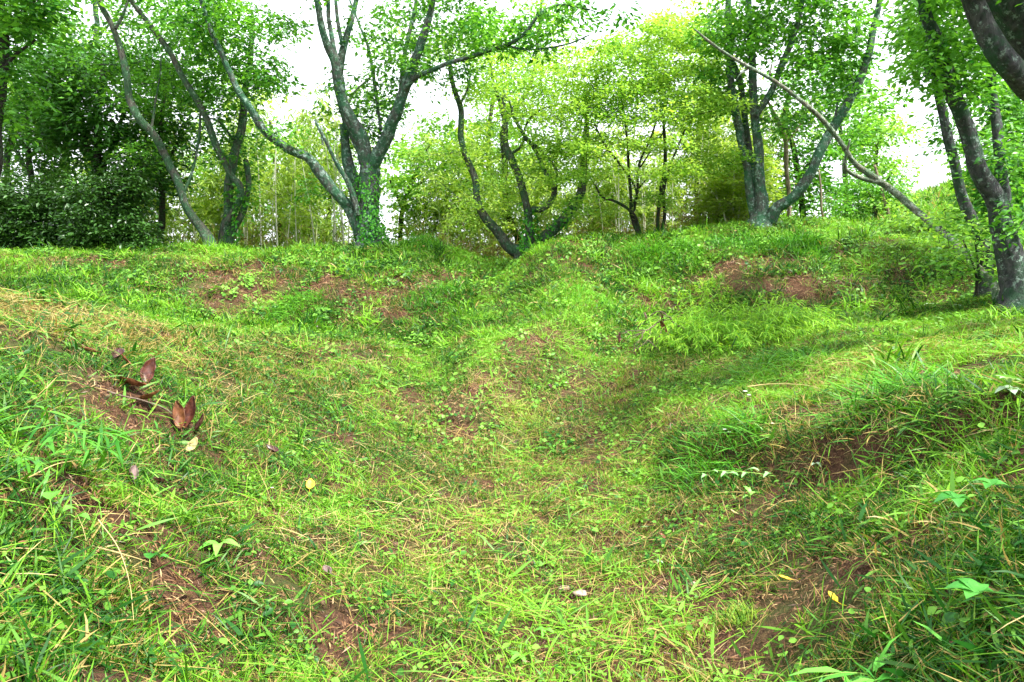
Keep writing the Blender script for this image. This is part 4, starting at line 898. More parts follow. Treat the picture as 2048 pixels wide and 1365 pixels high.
# background trees
BG = [
 ('broadleaf_tree', 'pale green broad leaved tree beyond the bank, right of the ivy covered cherry', 17.5, [[(800,500,7,0),(805,420,6,0),(830,350,6,0),(860,290,5,0)],[(806,420,5,0),(780,360,4,.2)],[(820,380,4,0),(890,330,4,.2),(940,300,3,.2)]],
   [(870,300,90,45,40,-1,1.2),(820,360,60,50,24,-1,1),(930,330,60,50,26,-.8,1),(800,440,40,40,8,-.6,.6),(900,400,70,40,20,-.8,.8),(860,250,50,25,8,-.5,.8)], M_LF_BG, 51, (.10, .17)),
 ('broadleaf_tree', 'light green tree behind the large cherry stems', 18.5, [[(655,500,7,0),(660,400,6,0),(680,300,5,0),(700,200,4,0),(745,150,3,0)],[(660,400,5,0),(650,300,4,.2)]],
   [(690,280,60,50,20,-1,1),(760,330,40,50,14,-.8,.8),(670,380,60,50,16,-.8,.8),(760,200,50,60,16,-.8,1),(650,440,60,30,9,-.5,.5),(800,100,60,60,10,-.5,.8)], M_LF_BG, 52, (.09, .15)),
 ('broadleaf_tree', 'tall thin tree behind the notch with sparse light leaves', 17.5, [[(1040,500,9,0),(1012,420,9,0),(1010,340,9,0),(1012,250,8,0),(1060,170,6,0),(1078,60,4,0),(1085,-40,3,0)],[(1012,250,5,0),(985,160,4,0),(965,40,3,0)]],
   [(1060,150,60,70,34,-1,1),(1000,130,60,60,26,-1,1),(1080,40,60,50,20,-1,1),(930,80,80,60,22,-1,1),(1040,300,60,60,24,-.8,.8)], M_LF_BG, 53, (.08, .13)),
 ('broadleaf_tree', 'light green tree between the maple and the three stemmed tree', 17.5, [[(1400,480,9,0),(1395,380,8,0),(1400,280,7,0),(1410,180,6,0),(1400,80,4,0)],[(1398,300,5,0),(1440,200,4,.3)]],
   [(1390,80,70,50,30,-1,1),(1440,180,60,90,40,-1,1),(1380,200,60,70,26,-.5,1),(1450,330,60,60,30,-.6,1),(1400,20,60,30,10,-.5,.8),(1480,400,40,40,10,-.4,.8)], M_LF_MP, 54, (.08, .13)),
 ('broadleaf_tree', 'green tree behind the limb sweeping to the upper right', 16.0, [[(1610,470,9,0),(1605,400,8,0),(1590,300,7,0),(1570,230,6,0),(1600,140,4,0)],[(1600,350,5,0),(1650,280,4,.2),(1690,200,3,.2)]],
   [(1600,330,60,40,26,-.8,1),(1660,250,70,60,36,-.8,1),(1640,380,70,40,30,-.6,1),(1600,180,70,60,22,-.8,.8),(1680,150,60,60,18,-.8,.8),(1570,400,40,40,10,-.4,.6)], M_LF_CH, 55, (.09, .14)),
 ('broadleaf_tree', 'tall pale green tree filling the gap behind the notch and ridge path', 19.5, [[(985,500,9,0),(985,400,8,0),(975,300,7,0),(985,200,5,0)],[(985,380,5,0),(940,280,4,.2)]],
   [(960,300,90,60,40,-1,1),(1010,220,70,60,26,-1,1),(920,400,70,50,24,-.8,.8),(1050,350,60,60,24,-.8,.8)], M_LF_BG, 64, (.10, .16)),
 ('broadleaf_tree', 'mixed green tree behind the right end of the bank beyond the dead trunk', 20.0, [[(1690,450,8,0),(1690,350,7,0),(1680,250,5,0)]],
   [(1690,280,80,70,34,-1,1),(1640,400,70,50,24,-.8,.8),(1740,200,50,50,10,-.8,.8)], M_LF_BG, 65, (.10, .15)),
 ('broadleaf_tree', 'light green tree behind the bamboo between forked tree and large cherry', 20.5, [[(480,500,8,0),(480,400,7,0),(480,300,5,0)]],
   [(470,350,70,60,26,-1,1),(580,360,70,50,24,-1,1),(400,420,60,40,14,-.8,.8)], M_LF_BG, 66, (.10, .15)),
 ('broadleaf_tree', 'rounded green tree on the slope left of the white gap', 17.0, [[(1770,440,6,0),(1762,390,6,0),(1750,330,5,0),(1755,280,4,0)],[(1762,390,4,0),(1790,330,3,.2)]],
   [(1760,290,55,60,34,-.8,1),(1780,360,45,50,24,-.6,.8),(1730,380,40,50,20,-.6,.8),(1800,250,30,30,7,-.4,.5),(1720,240,50,40,14,-.6,.8)], M_LF_BG, 56, (.09, .14)),
 ('tan_trunk_tree', 'slim tan trunk standing right of the three stemmed tree', 13.2, [[(1581,452,6,0),(1580,400,6,0),(1572,340,6,0),(1568,280,6,0),(1550,230,4,0),(1535,200,3,0)],[(1570,290,3,0),(1600,250,3,0),(1625,200,2,0)]],
   [(1560,250,40,30,5,-.4,.6),(1610,220,30,30,4,-.3,.4)], M_LF_BG, 57, (.07, .1)),
 ('tan_trunk_tree', 'pinkish thin leaning trunk on the slope at right', 14.5, [[(1778,436,5,0),(1768,400,5,0),(1762,372,4,0),(1750,330,3,0)]],
   [(1750,400,30,20,4,-.3,.4)], M_LF_BG, 58, (.07, .1)),
 ('tan_trunk_tree', 'very thin pale stem between tan trunk and leaning dead trunk', 13.6, [[(1648,450,4,0),(1643,420,3,0),(1642,380,3,0),(1638,340,2,0)]],
   [(1650,400,30,25,5,-.2,.4)], M_LF_CH, 59, (.06, .09)),
 ('broadleaf_tree', 'dark low tree behind the leaning dead trunk', 14.8, [[(1745,440,4,0),(1748,410,4,0),(1735,380,3,0)],[(1750,440,3,0),(1756,415,3,0)]],
   [(1745,372,55,30,30,-.5,.6),(1700,420,50,20,18,-.4,.5)], M_LF_CH, 60, (.07, .1)),
 ('broadleaf_tree', 'bright green tree behind the mossy leaning pair on the left', 18.0, [[(560,500,7,0),(560,400,6,0),(550,320,5,0),(540,240,4,0)],[(560,420,4,0),(520,330,3,0)]],
   [(540,330,60,60,22,-1,1),(500,260,60,60,16,-1,1),(590,400,50,50,12,-.6,.8),(380,330,60,50,20,-1,1),(420,380,50,50,14,-.6,.8)], M_LF_BG, 61, (.09, .14)),
 ('broadleaf_tree', 'sunlit tree showing between evergreen and mossy S curved trunk', 18.5, [[(330,500,7,0),(330,400,6,0),(325,300,5,0),(330,200,4,0),(420,30,3,0)]],
   [(320,330,60,60,18,-1,1),(350,230,60,60,16,-1,1),(400,60,80,60,22,-1,1),(420,160,60,50,16,-1,1)], M_LF_BG, 62, (.09, .14)),
 ('broadleaf_tree', 'pale low tree at the edge of the dark right trunks', 11.5, [[(2030,470,8,0),(2040,400,7,0),(2030,300,6,0),(2050,200,5,0)]],
   [(2040,200,50,80,30,-.6,.8),(1960,300,60,60,18,-.4,.8),(2040,350,50,60,26,-.6,.8),(1950,420,50,40,14,-.4,.6)], M_LF_BG, 63, (.07, .11)),
]
for (nm, lab, Yd, limbs, cr, mt, sd_, lfs) in BG:
    pale = nm == 'tan_trunk_tree'
    build_tree(nm, lab, 'tree', Yd, limbs, cr, M_BARK_PALE if pale else M_BARK_DK, mt, seed=sd_, per=46, spread=.42 if Yd > 15 else .3, leaf=lfs, segs=7, rootdepth=.6)

# ------------------------------------------------------------------ bamboo grove (individual culms)
def bamboo_proto(k, pale=False, nb_=46):
    rs = np.random.default_rng(300 + k)
    H = rs.uniform(4.2, 5.4); bend = rs.uniform(-.7, .7); st, lf = Geo(), Geo()
    t = np.linspace(0, 1, 26); P = np.stack([bend * t ** 2.2, rs.uniform(-.4, .4) * t ** 2, H * t - .2 * t ** 3], -1); P[:, 2] -= .4
    R = .019 * (1 - .8 * t); R[::2] *= 1.18
    st.add(*tube(P, R, 6))
    for b in range(nb_):
        tt = rs.uniform(.16, 1) ** .8; i = min(int(tt * 25), 24); a = rs.uniform(0, 2 * math.pi)
        ln = rs.uniform(.25, .6) * (1.1 - .4 * tt); d = np.array((math.cos(a), math.sin(a), rs.uniform(.2, .8)))
        B = P[i]; E = B + d * ln; E2 = E + np.array((d[0] * .15, d[1] * .15, -.12))
        Pb, Rb = smooth_path([B, E, E2], [.005, .003, .0015], .12); st.add(*tube(Pb, Rb, 3, cap=False))
        m = 15; kk = rs.integers(len(Pb) // 3, len(Pb), m); az = rs.uniform(0, 2 * math.pi, m)
        D = np.stack([np.cos(az), np.sin(az), rs.uniform(-1.1, .1, m)], -1)
        N = np.stack([rs.normal(0, .5, m), rs.normal(0, .5, m), np.ones(m)], -1); L = rs.uniform(.13, .22, m)
        place_leaves(lf, L_NARROW, Pb[kk] + rs.normal(0, .05, (m, 3)), D, N, L, L * .2, rs.random(m))
    V = np.concatenate(st.V); ms = make_mesh('culm', V, np.concatenate(st.Q), np.concatenate(st.T), {'tint': np.concatenate(st.A)}, True, M_CULM_PALE if pale else M_CULM)
    ml = make_mesh('foliage', np.concatenate(lf.V), np.concatenate(lf.Q), None, {'tint': np.concatenate(lf.A)}, False, M_LF_BB)
    return ms, ml
PROTO = [bamboo_proto(k) for k in range(6)]
PBARE = [bamboo_proto(k + 40, True, 9) for k in range(3)]
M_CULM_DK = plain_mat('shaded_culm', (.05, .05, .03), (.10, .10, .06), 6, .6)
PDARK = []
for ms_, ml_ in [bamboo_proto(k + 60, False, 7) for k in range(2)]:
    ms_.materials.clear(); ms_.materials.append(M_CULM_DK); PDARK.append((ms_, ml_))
PPALE = [bamboo_proto(k + 20, True) for k in range(2)]
rs = np.random.default_rng(77)
def bamboo(u, Yd, hsc, protos, label, group, lean=.06):
    x_ = (u - 1024) / F * Yd; z_ = hz(x_, Yd)
    ms, ml = protos[rs.integers(len(protos))]
    root = empty('bamboo', (x_, Yd, float(z_)), label, 'bamboo', group, rs.uniform(0, 6.28))
    root.rotation_euler[0] = rs.normal(0, lean); root.rotation_euler[1] = rs.normal(0, lean); root.scale = (1.0, 1.0, hsc)
    link('culm', ms, root); link('foliage', ml, root)
for k in range(44): bamboo(rs.uniform(300, 640), rs.uniform(15.8, 20), rs.uniform(.75, 1.1), PROTO, 'yellowish bamboo culm in the thicket between the leaning trees and the large cherry', 'bamboo thicket left of the large cherry')
for k in range(16): bamboo(rs.uniform(600, 790), rs.uniform(17.5, 21), rs.uniform(.40, .58), PROTO, 'thin low bamboo culm seen against the sky behind the large cherry', 'sparse bamboo behind the large cherry')
for k in range(48): bamboo(rs.uniform(800, 1220), rs.uniform(15.8, 20), rs.uniform(.62, .95), PROTO, 'olive bamboo culm in the thicket behind the notch in the bank', 'bamboo thicket behind the notch')
for k in range(40): bamboo(rs.uniform(1180, 1540), rs.uniform(15.8, 20), rs.uniform(.65, .92), PROTO, 'yellow green bamboo culm in the thicket behind the maple', 'bamboo thicket behind the maple')
for k in range(16): bamboo(rs.uniform(1400, 1500), rs.uniform(13.6, 14.6), rs.uniform(.25, .42), PPALE, 'short pale whitish bamboo culm left of the three stemmed tree', 'pale bamboo beside the three stemmed tree', .03)
for k in range(22): bamboo(rs.uniform(-60, 300), rs.uniform(16.5, 20), rs.uniform(.6, .9), PROTO, 'olive bamboo culm far behind the dark shrubs on the left', 'bamboo behind the dark shrubs')

for k in range(16): bamboo(rs.uniform(470, 700), rs.uniform(14.6, 15.6), rs.uniform(.6, .95), PBARE, 'tall pale green bamboo culm with few leaves left of the large cherry', 'bare bamboo culms left of the large cherry', .05)
for k in range(14): bamboo(rs.uniform(1180, 1500), rs.uniform(14.8, 15.8), rs.uniform(.5, .8), PBARE, 'pale green bamboo culm with few leaves behind the maple stems', 'bare bamboo culms behind the maple', .05)
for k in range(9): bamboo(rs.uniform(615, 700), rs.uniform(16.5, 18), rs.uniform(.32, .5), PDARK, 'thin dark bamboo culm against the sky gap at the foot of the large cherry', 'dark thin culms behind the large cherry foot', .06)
# dead brush behind the notch: dry stalks
def brush(u, v, Yd, w, h, n_, label, mat, seed):
    rs_ = np.random.default_rng(seed); g = Geo(); p = at(u, v, Yd); p[2] = hz(p[0], p[1])
    for k in range(n_):
        x_, y_ = p[0] + rs_.uniform(-w, w), p[1] + rs_.uniform(-.4, .6); B = np.array((x_, y_, hz(x_, y_) - .05))
        T_ = B + np.array((rs_.normal(0, .25), rs_.normal(0, .2), 1)) * h * rs_.uniform(.5, 1.1)
        P, R = smooth_path([B, (B + T_) / 2 + rs_.normal(0, .06, 3), T_ + rs_.normal(0, .08, 3)], [.006, .005, .002], .2); g.add(*tube(P, R, 3, cap=False))
        m = 9; kk = rs_.integers(0, len(P), m); D = rs_.normal(0, 1, (m, 3)) - (0, 0, .5); L = rs_.uniform(.1, .22, m)
        place_leaves(g, L_NARROW, P[kk], D, rs_.normal(0, 1, (m, 3)), L, L * .10, rs_.random(m))
    o = g.build('dry_brush', mat, None, p, label=label, category='dry brush'); o.location = [float(c) for c in p]
M_DRYB = leaf_mat('dry_brush', (.16, .11, .03), (.40, .32, .10), .25)
brush(940, 505, 14.8, 1.3, 1.0, 260, 'tangle of dry tan stalks left of the notch behind the crest', M_DRYB, 71)
brush(1170, 480, 15.0, 1.1, 1.3, 240, 'tangle of dry stalks between the notch tree and the maple', M_DRYB, 72)
brush(1400, 460, 14.6, 1.0, 1.2, 220, 'dry pinkish brown stalks right of the maple stems', M_DRYB, 73)
brush(560, 500, 15.2, 1.8, 1.0, 240, 'dry olive stalks behind the left bank beside the forked tree', M_DRYB, 74)

# ------------------------------------------------------------------ small things on the slopes
def curled_leaf(L, Wd, curl, fold, mat, seed=0, notch=0):
    """one dead leaf as a thin shell with a stalk"""
    rs_ = np.random.default_rng(seed); nu, nv = 9, 12; V = []
    for j in range(nv):
        t = j / (nv - 1); w = Wd * .5 * (math.sin(math.pi * min(t * .96 + .02, 1) ** .85) ** .8)
        ang = curl * (t - .4)
        cy_, cz_ = (math.sin(ang) / curl if abs(curl) > .01 else t) * L, ((1 - math.cos(ang)) / curl if abs(curl) > .01 else 0) * L
        for i in range(nu):
            s = (i / (nu - 1)) * 2 - 1; wv = 1 + .06 * math.sin(t * 19 + i)
            V.append((w * s * math.cos(fold * abs(s)) * wv + L * .05 * math.sin(t * 3.1 + seed), cy_, cz_ + w * abs(s) * math.sin(fold * abs(s) * (1 + .35 * math.sin(seed * 1.7 + s * 2))) + L * .018 * math.sin(t * 13 + s * 5 + seed) + rs_.normal(0, L * .006)))
    V = np.array(V); V = np.vstack([V, V + np.array((0, 0, -.0008))])
    i = np.arange(nv - 1)[:, None] * nu + np.arange(nu - 1)[None]; top = np.stack([i, i + 1, i + nu + 1, i + nu], -1).reshape(-1, 4)
    n2 = nu * nv; bot = top[:, ::-1] + n2
    ring = list(range(nu)) + [j * nu + nu - 1 for j in range(1, nv)] + list(range((nv - 1) * nu + nu - 2, (nv - 1) * nu - 1, -1)) + [j * nu for j in range(nv - 2, 0, -1)]
    side = [(ring[k], ring[k] + n2, ring[(k + 1) % len(ring)] + n2, ring[(k + 1) % len(ring)]) for k in range(len(ring))]
    g = Geo(); g.add(V, np.vstack([top, bot, np.array(side)]))
    s0 = V[nu // 2]
    P, R = smooth_path([s0 + (0, .004, 0), s0 + (.002, -.018, .003), s0 + (.005, -.035, .012)], [.0014, .0011, .0009], .01); g.add(*tube(P, R, 5))
    return make_mesh('leaf', np.concatenate(g.V), np.concatenate(g.Q), np.concatenate(g.T), {'tint': np.concatenate(g.A)}, True, mat)
M_DL1 = plain_mat('dead_leaf_red', (.05, .013, .009), (.12, .036, .020), 45, .45, .1, .5, 'Object')
M_DL2 = plain_mat('dead_leaf_orange', (.10, .035, .012), (.20, .075, .028), 45, .5, .15, .4, 'Object')
M_DL3 = plain_mat('dead_leaf_dark', (.03, .010, .008), (.07, .024, .018), 45, .4, .05, .5, 'Object')
M_DL4 = plain_mat('dead_leaf_grey', (.10, .06, .055), (.19, .13, .12), 45, .6, .05, .4, 'Object')
M_DLY = plain_mat('yellow_leaf', (.62, .42, .012), (.70, .50, .03), 30, .5, .2, .4, 'Object')
M_DLP = plain_mat('pale_leaf', (.36, .28, .12), (.48, .38, .18), 30, .6, .2, .3, 'Object')
DL = [  # u, v, length px, width/length, pitch, yaw, roll, curl, fold, material, label, lift
 (232,722,48,.62,.25,.4,.3,1.2,.8,M_DL3,'dark curled dead leaf, uppermost of the brown leaves on the left slope'),
 (252,738,30,.75,.9,2.0,.0,1.0,.6,M_DL2,'small orange dead leaf below the uppermost dark curled leaf'),
 (268,776,66,.48,.15,1.35,.2,1.1,.7,M_DL2,'long orange brown dead leaf lying flat left of the upright reddish leaf'),
 (300,764,56,.55,1.2,.2,.3,.8,.5,M_DL1,'reddish dead leaf standing upright on the left slope'),
 (294,808,50,.60,.3,-1.3,.1,1.0,.7,M_DL2,'tan dead leaf lying just below the upright reddish leaf'),
 (362,852,58,.50,1.25,.15,-.3,.8,.6,M_DL2,'light brown dead leaf standing, left one of the lowest trio'),
 (380,852,70,.46,1.3,-.2,.2,.7,.7,M_DL1,'tall dark red dead leaf, middle one of the lowest trio'),
 (400,866,42,.55,1.0,-.9,.2,.9,.6,M_DL3,'small dark dead leaf, right one of the lowest trio'),
 (545,911,34,.7,.3,1.2,.1,1.3,.8,M_DL3,'small dark red dead leaf lying right of the lowest trio'),
 (268,968,42,.7,.5,.5,.3,1.6,.9,M_DL4,'greyish crumpled dead leaf on the lower left slope'),
 (322,978,28,.8,.3,2.1,.1,1.2,.9,M_DL3,'dark crumpled dead leaf beside the greyish one'),
 (634,664,20,.8,.6,.4,.1,1.2,.7,M_DL3,'tiny dark dead leaf below the cut grass heap in the ditch'),
 (620,982,24,.8,.75,.3,.1,.5,.25,M_DLY,'bright yellow leaf lying on the grass left of centre'),
 (384,908,34,.6,.8,-.3,.4,1.0,.5,M_DLP,'pale cream dead leaf below the lowest trio of brown leaves'),
 (180,712,36,.5,.2,1.5,.2,1.0,.7,M_DL2,'flat orange dead leaf left of the uppermost dark curled leaf'),
 (655,1158,26,.8,.4,.9,.0,1.3,.8,M_DL4,'small greyish leaf on the turf in the lower left half'),
 (1470,1040,20,.6,.3,.9,.0,1.0,.6,M_DLP,'tiny pale leaf on turf right of centre near the lobed weed'),
 (1100,780,16,.7,.4,.6,.0,1.0,.6,M_DL3,'tiny dark leaf on the end of the ridge path'),
 (1665,1215,30,.6,.3,.4,.1,1.0,.5,M_DLY,'yellow green leaf in the brown patch at lower right'),
 (1570,1172,28,.5,.2,1.3,.1,.8,.5,M_DLY,'folded yellow leaf at the edge of the brown patch at lower right'),
 (1325,1085,18,.7,.3,.2,.1,1.0,.6,M_DL2,'tiny orange leaf on the turf right of centre'),
]
for i, (u, v, lp, wr, pt, yw, rl, cu, fo, mt, lab) in enumerate(DL):
    p = hit(u, v + lp * .18); dist = p[1]; L = lp / F * dist * 1.0
    o = link('dead_leaf' if mt is not M_DLY else 'yellow_leaf', curled_leaf(L, L * wr, cu, fo, mt, i), label=lab, category='leaf')
    o.location = (p[0], p[1], p[2] + .035 + L * .25 * math.sin(pt)); o.rotation_euler = (pt, rl, yw)

# stick under the dead leaves and stiff dry stems
def stick(name, label, path, r, mat, lift=.03, side=None):
    P = []
    for (u, v, dz) in path:
        q = hit(u, v); P.append(q + (0, 0, lift + dz))
    P, R = smooth_path(P, np.linspace(r, r * .35, len(P)), .02); g = Geo(); g.add(*tube(P, R, 6)); o0 = P[0]
    o = g.build(name, mat, None, o0, label=label, category='stick'); o.location = [float(c) for c in o0]; return o
stick('dead_stick', 'crooked brown stick running under the dead leaves on the left slope', [(215,795,.0),(245,808,.01),(285,822,.02),(335,840,.02),(350,850,.0)], .006, M_TWIG)
stick('dry_stalk', 'straight tan stalk lying on the terrace right of the white flowers', [(1495,792,.02),(1540,790,.03),(1600,792,.03),(1640,795,.01)], .005, M_DRYST, .05)
stick('dry_stalk', 'long pale stalk slanting over grass at the left edge', [(60,1005,.03),(120,985,.05),(185,965,.04),(235,950,.02)], .0025, M_DRYST, .05)
stick('dry_stalk', 'thin straw stalk arching down the lower left slope', [(200,1105,.06),(240,1170,.07),(262,1230,.05),(270,1290,.02)], .0018, M_DRYST, .05)

# bare twig with dead leaves on the terrace
p0 = hit(1300, 706)
tw = empty('dead_branch', p0, 'bare branching dead twig with curled brown leaves left of the bright bamboo grass', 'branch')
g = Geo(); rs = np.random.default_rng(5)
def TW(u, v, dz=0.0): 
    q = at(u, v, p0[1] + dz); return q
main = [[(1372,660,0),(1350,648,-.03),(1335,632,-.06),(1310,650,-.1),(1280,668,-.15),(1255,682,-.2)],[(1335,632,-.06),(1320,622,-.02),(1300,632,0),(1275,655,.03)],[(1310,650,-.1),(1290,662,-.3),(1262,662,-.35),(1240,668,-.4)],
        [(1325,642,-.08),(1322,665,-.15),(1312,690,-.2)],[(1300,656,-.12),(1296,680,-.2),(1275,695,-.25),(1262,703,-.3)],[(1296,680,-.2),(1310,693,-.25),(1318,703,-.3)],[(1280,668,-.15),(1262,672,-.1),(1250,660,-.05)],[(1350,648,-.03),(1338,668,-.1),(1330,690,-.2)],
        [(1290,662,-.3),(1280,680,-.4),(1268,690,-.45)],[(1340,640,0),(1325,640,.1),(1305,640,.15)]]
for m_ in main:
    P = [TW(*q) for q in m_]
    P, R = smooth_path(P, np.linspace(.014 if m_ is main[0] else .007, .003, len(P)), .03); P = P + rs.normal(0, .004, P.shape)
    P[:, 2] = np.maximum(P[:, 2], hz(P[:, 0], P[:, 1]) + .07)
    g.add(*tube(P, R, 5))
g.build('twigs', M_TWIG, tw, p0)
for k, (u, v, s) in enumerate([(1329,655,.17),(1324,640,.12),(1236,678,.13),(1268,706,.09),(1290,632,.08)]):
    o = link('leaf', curled_leaf(s, s * .45, 1.0, .9, M_DL1 if k else M_DL2, 60 + k), tw)
    q = TW(u, v, -.12) - p0; q[2] = max(q[2], hz(q[0] + p0[0], q[1] + p0[1]) - p0[2] + .08)
    o.location = [float(c) for c in q]; o.rotation_euler = (1.45, .3 * (k - 2), .5 * k)

# broad leaved weeds: palmate, lobed, rounded
def shaped_leaf(L, Wd, lobes=0, seed=0, teeth=0, curl=.6):
    """outline leaf, folded at the midrib, thin shell"""
    m = 15; t = np.linspace(0, 1, m)
    w = np.sin(np.pi * t ** .8) ** .9 * Wd * .5
    if lobes: w = w * (.55 + .45 * np.abs(np.sin(np.pi * t * lobes))) 
    if teeth: w = w * (1 + .07 * np.sin(t * teeth * 6.28))
    w[0] = w[-1] = .0006
    yy = t * L; zz = -curl * L * t ** 2 * .6 + .12 * L * np.sin(np.pi * t)
    lft = np.stack([-w, yy, zz + w * .28], -1); mid = np.stack([0 * w, yy, zz], -1); rgt = np.stack([w, yy, zz + w * .28], -1)
    V = np.stack([lft, mid, rgt], 1).reshape(-1, 3)
    i = np.arange(m - 1)[:, None] * 3 + np.arange(2)[None]; Qd = np.stack([i, i + 1, i + 4, i + 3], -1).reshape(-1, 4)
    return V, Qd
def rotm(rx, ry, rz): return np.array(Matrix.Rotation(rz, 3, 'Z') @ Matrix.Rotation(ry, 3, 'Y') @ Matrix.Rotation(rx, 3, 'X'))
M_WD1 = leaf_mat('weed_leaf_bright', (.08, .38, .03), (.22, .62, .08), .35)
M_WD2 = leaf_mat('weed_leaf_pale', (.26, .42, .24), (.42, .56, .38), .3)
M_WD3 = leaf_mat('weed_leaf_mid', (.02, .15, .015), (.08, .32, .04), .3, nscale=14)
def weed(u, v, name, label, leaves, mat, stems, lift=.0, yaw=0.0, Y=None):
    """leaves: (x, y, z, length, width, lobes, teeth, pitch, yaw) in m around the foot; stems: paths"""
    p = hit(u, v); root = empty(name, p, label, 'weed', None, yaw)
    gs = Geo()
    for st in stems:
        P, R = smooth_path(st, np.linspace(.003, .0013, len(st)), .02); gs.add(*tube(P + (0, 0, lift), R, 5))
    gs.build('stem', M_STEM, root)
    for k, (x_, y_, z_, L, w_, lo, te, pt, yw) in enumerate(leaves):
        V, Qd = shaped_leaf(L, w_, lo, k, te); V = V @ rotm(pt, .1 * ((k % 3) - 1), yw).T
        me = make_mesh('leaf', V, Qd, None, {'tint': np.full(len(V), .3 + .5 * ((k * 37) % 10) / 10)}, True, mat)
        o = link('leaf', me, root); o.location = (x_, y_, z_ + lift)
    return root
def palm(n_, L, w, z, pt, cx=0, cy=0, teeth=5, a0=0., span=2.2):
    return [(cx, cy, z, L * (1 - .18 * abs(k - (n_ - 1) / 2)), w, 0, teeth, pt, a0 + (k - (n_ - 1) / 2) * span / max(1, n_ - 1)) for k in range(n_)]
weed(1925, 1095, 'palmate_weed', 'weed with large toothed palmate leaves at right edge below the bank', palm(5, .085, .045, .16, .15, -.03, 0, 6, .4, 4.6) + palm(4, .07, .04, .20, .3, .10, .02, 5, .2, 4.0), M_WD3, [[(0, 0, 0), (-.01, 0, .08), (-.03, 0, .16)], [(0, 0, 0), (.05, .01, .10), (.10, .02, .18)]])
weed(1945, 1290, 'palmate_weed', 'weed with three broad toothed leaves in the lower right corner', palm(5, .08, .045, .13, .35, 0, 0, 6, .2, 4.0), M_WD3, [[(0, 0, 0), (.0, 0, .06), (0, 0, .12)]])
weed(2015, 815, 'pale_leaved_weed', 'cut weed showing pale whitish leaf undersides at the right edge', palm(4, .07, .04, .10, .7, 0, 0, 4, 1.3, 4.2) + palm(5, .08, .045, .07, .1, .01, 0, 4, 0.2, 5.2), M_WD2, [[(.02, 0, 0), (.01, 0, .05), (0, 0, .10)], [(0, 0, .10), (.08, 0, .11), (.16, .01, .10)]])
weed(32, 585, 'young_weed', 'upright young broad leaved plant on the straw crest at left edge', [(0, 0, .13, .06, .035, 0, 0, .9, .2), (0, 0, .15, .055, .03, 0, 0, .6, -1.3), (0, 0, .10, .07, .035, 0, 0, .3, 1.4), (0, 0, .07, .07, .03, 0, 0, .2, -1.9), (0, 0, .17, .04, .025, 0, 0, 1.1, 2.6)], M_WD1, [[(0, 0, -.02), (.004, 0, .08), (0, 0, .17)]])
weed(110, 1060, 'round_leaved_weed', 'weed with round bright leaves on the lower left slope', [(-.01, 0, .10, .055, .055, 0, 0, .5, .2), (.03, 0, .06, .045, .045, 0, 0, .2, -.7), (-.03, .0, .04, .04, .04, 0, 0, .2, 1.4), (.09, -.03, .05, .045, .04, 0, 0, .2, -1.6)], M_WD1, [[(0, 0, 0), (-.005, 0, .05), (-.01, 0, .10)], [(0, 0, 0), (.04, 0, .05), (.09, -.03, .05)]])
weed(300, 1135, 'round_leaved_weed', 'single round leaf weed above the bare soil mound at lower left', [(0, 0, .03, .05, .05, 0, 0, .3, .1), (.03, .01, .03, .035, .03, 0, 0, .2, -1.2)], M_WD3, [[(0, 0, 0), (0, 0, .015), (0, 0, .03)]])
lob = [(-.06 * k, .01 * math.sin(k), .055 + .012 * math.sin(k * 1.7), .075 if k < 5 else .05, .034, 3, 0, .25, (1.0 if k % 2 else 2.3)) for k in range(7)]
weed(1540, 975, 'lobed_weed', 'cut stalk with pale jagged lobed leaves lying on the dark grass heap', lob, leaf_mat('lobed_leaf', (.16, .42, .12), (.34, .62, .26), .3), [[(.03, 0, .04), (-.1, 0, .06), (-.25, .01, .07), (-.42, .02, .06)]], .02)
weed(1500, 1010, 'lobed_weed', 'small upright lobed weed in front of the dark grass heap', [(0, 0, .06, .06, .035, 3, 0, .8, .4), (0, 0, .05, .05, .03, 3, 0, .5, -1.0), (0, 0, .04, .05, .03, 3, 0, .3, 1.9)], leaf_mat('lobed_leaf_small', (.12, .40, .06), (.28, .62, .12), .3), [[(0, 0, 0), (0, 0, .03), (0, 0, .06)]])
for (u, v, lab, mt, s) in [
  (620, 890, 'cut sprig with pale leaf undersides below the dead leaves', M_WD2, .03), (700, 1025, 'broad bright leaf lying on turf left of centre', M_WD1, .05),
  (720, 555, 'small pale leaf sprig on the left bank face', M_WD2, .04), (1630, 945, 'pale leaf sprig above the dark grass heap', M_WD2, .04), (1860, 615, 'whitish cut leaves at the foot of right bank', M_WD2, .09),
  (1920, 618, 'whitish leaf near the dark right trunk', M_WD2, .07), (1525, 590, 'tiny whitish leaf on the bare right bank', M_WD2, .05), (1090, 1275, 'upright green leaf at the lower centre', M_WD1, .05),
  (440, 1105, 'long green leaf blade lying on lower left slope', M_WD1, .09), (1320, 1135, 'pale round leaves on turf at right of centre', M_WD2, .025), (1105, 900, 'small green leaf sprig on the central turf', M_WD1, .04),
  (870, 1010, 'light green leaf sprig on turf in the middle', M_WD1, .035), (1770, 1345, 'three pointed green blades at the bottom right', M_WD1, .07), (1040, 1330, 'bright pointed leaf pair at the bottom centre', M_WD1, .05), (780, 720, 'bright green blades on slope below the left ditch', M_WD1, .10)]:
    weed(u, v, 'leaf_sprig', lab, palm(3, s * 1.15, s * .42, .03, .25, 0, 0, 0, .4 + (u % 7) * .5, 2.4), mt, [[(0, 0, 0), (0, 0, .02), (0, 0, .03)]])

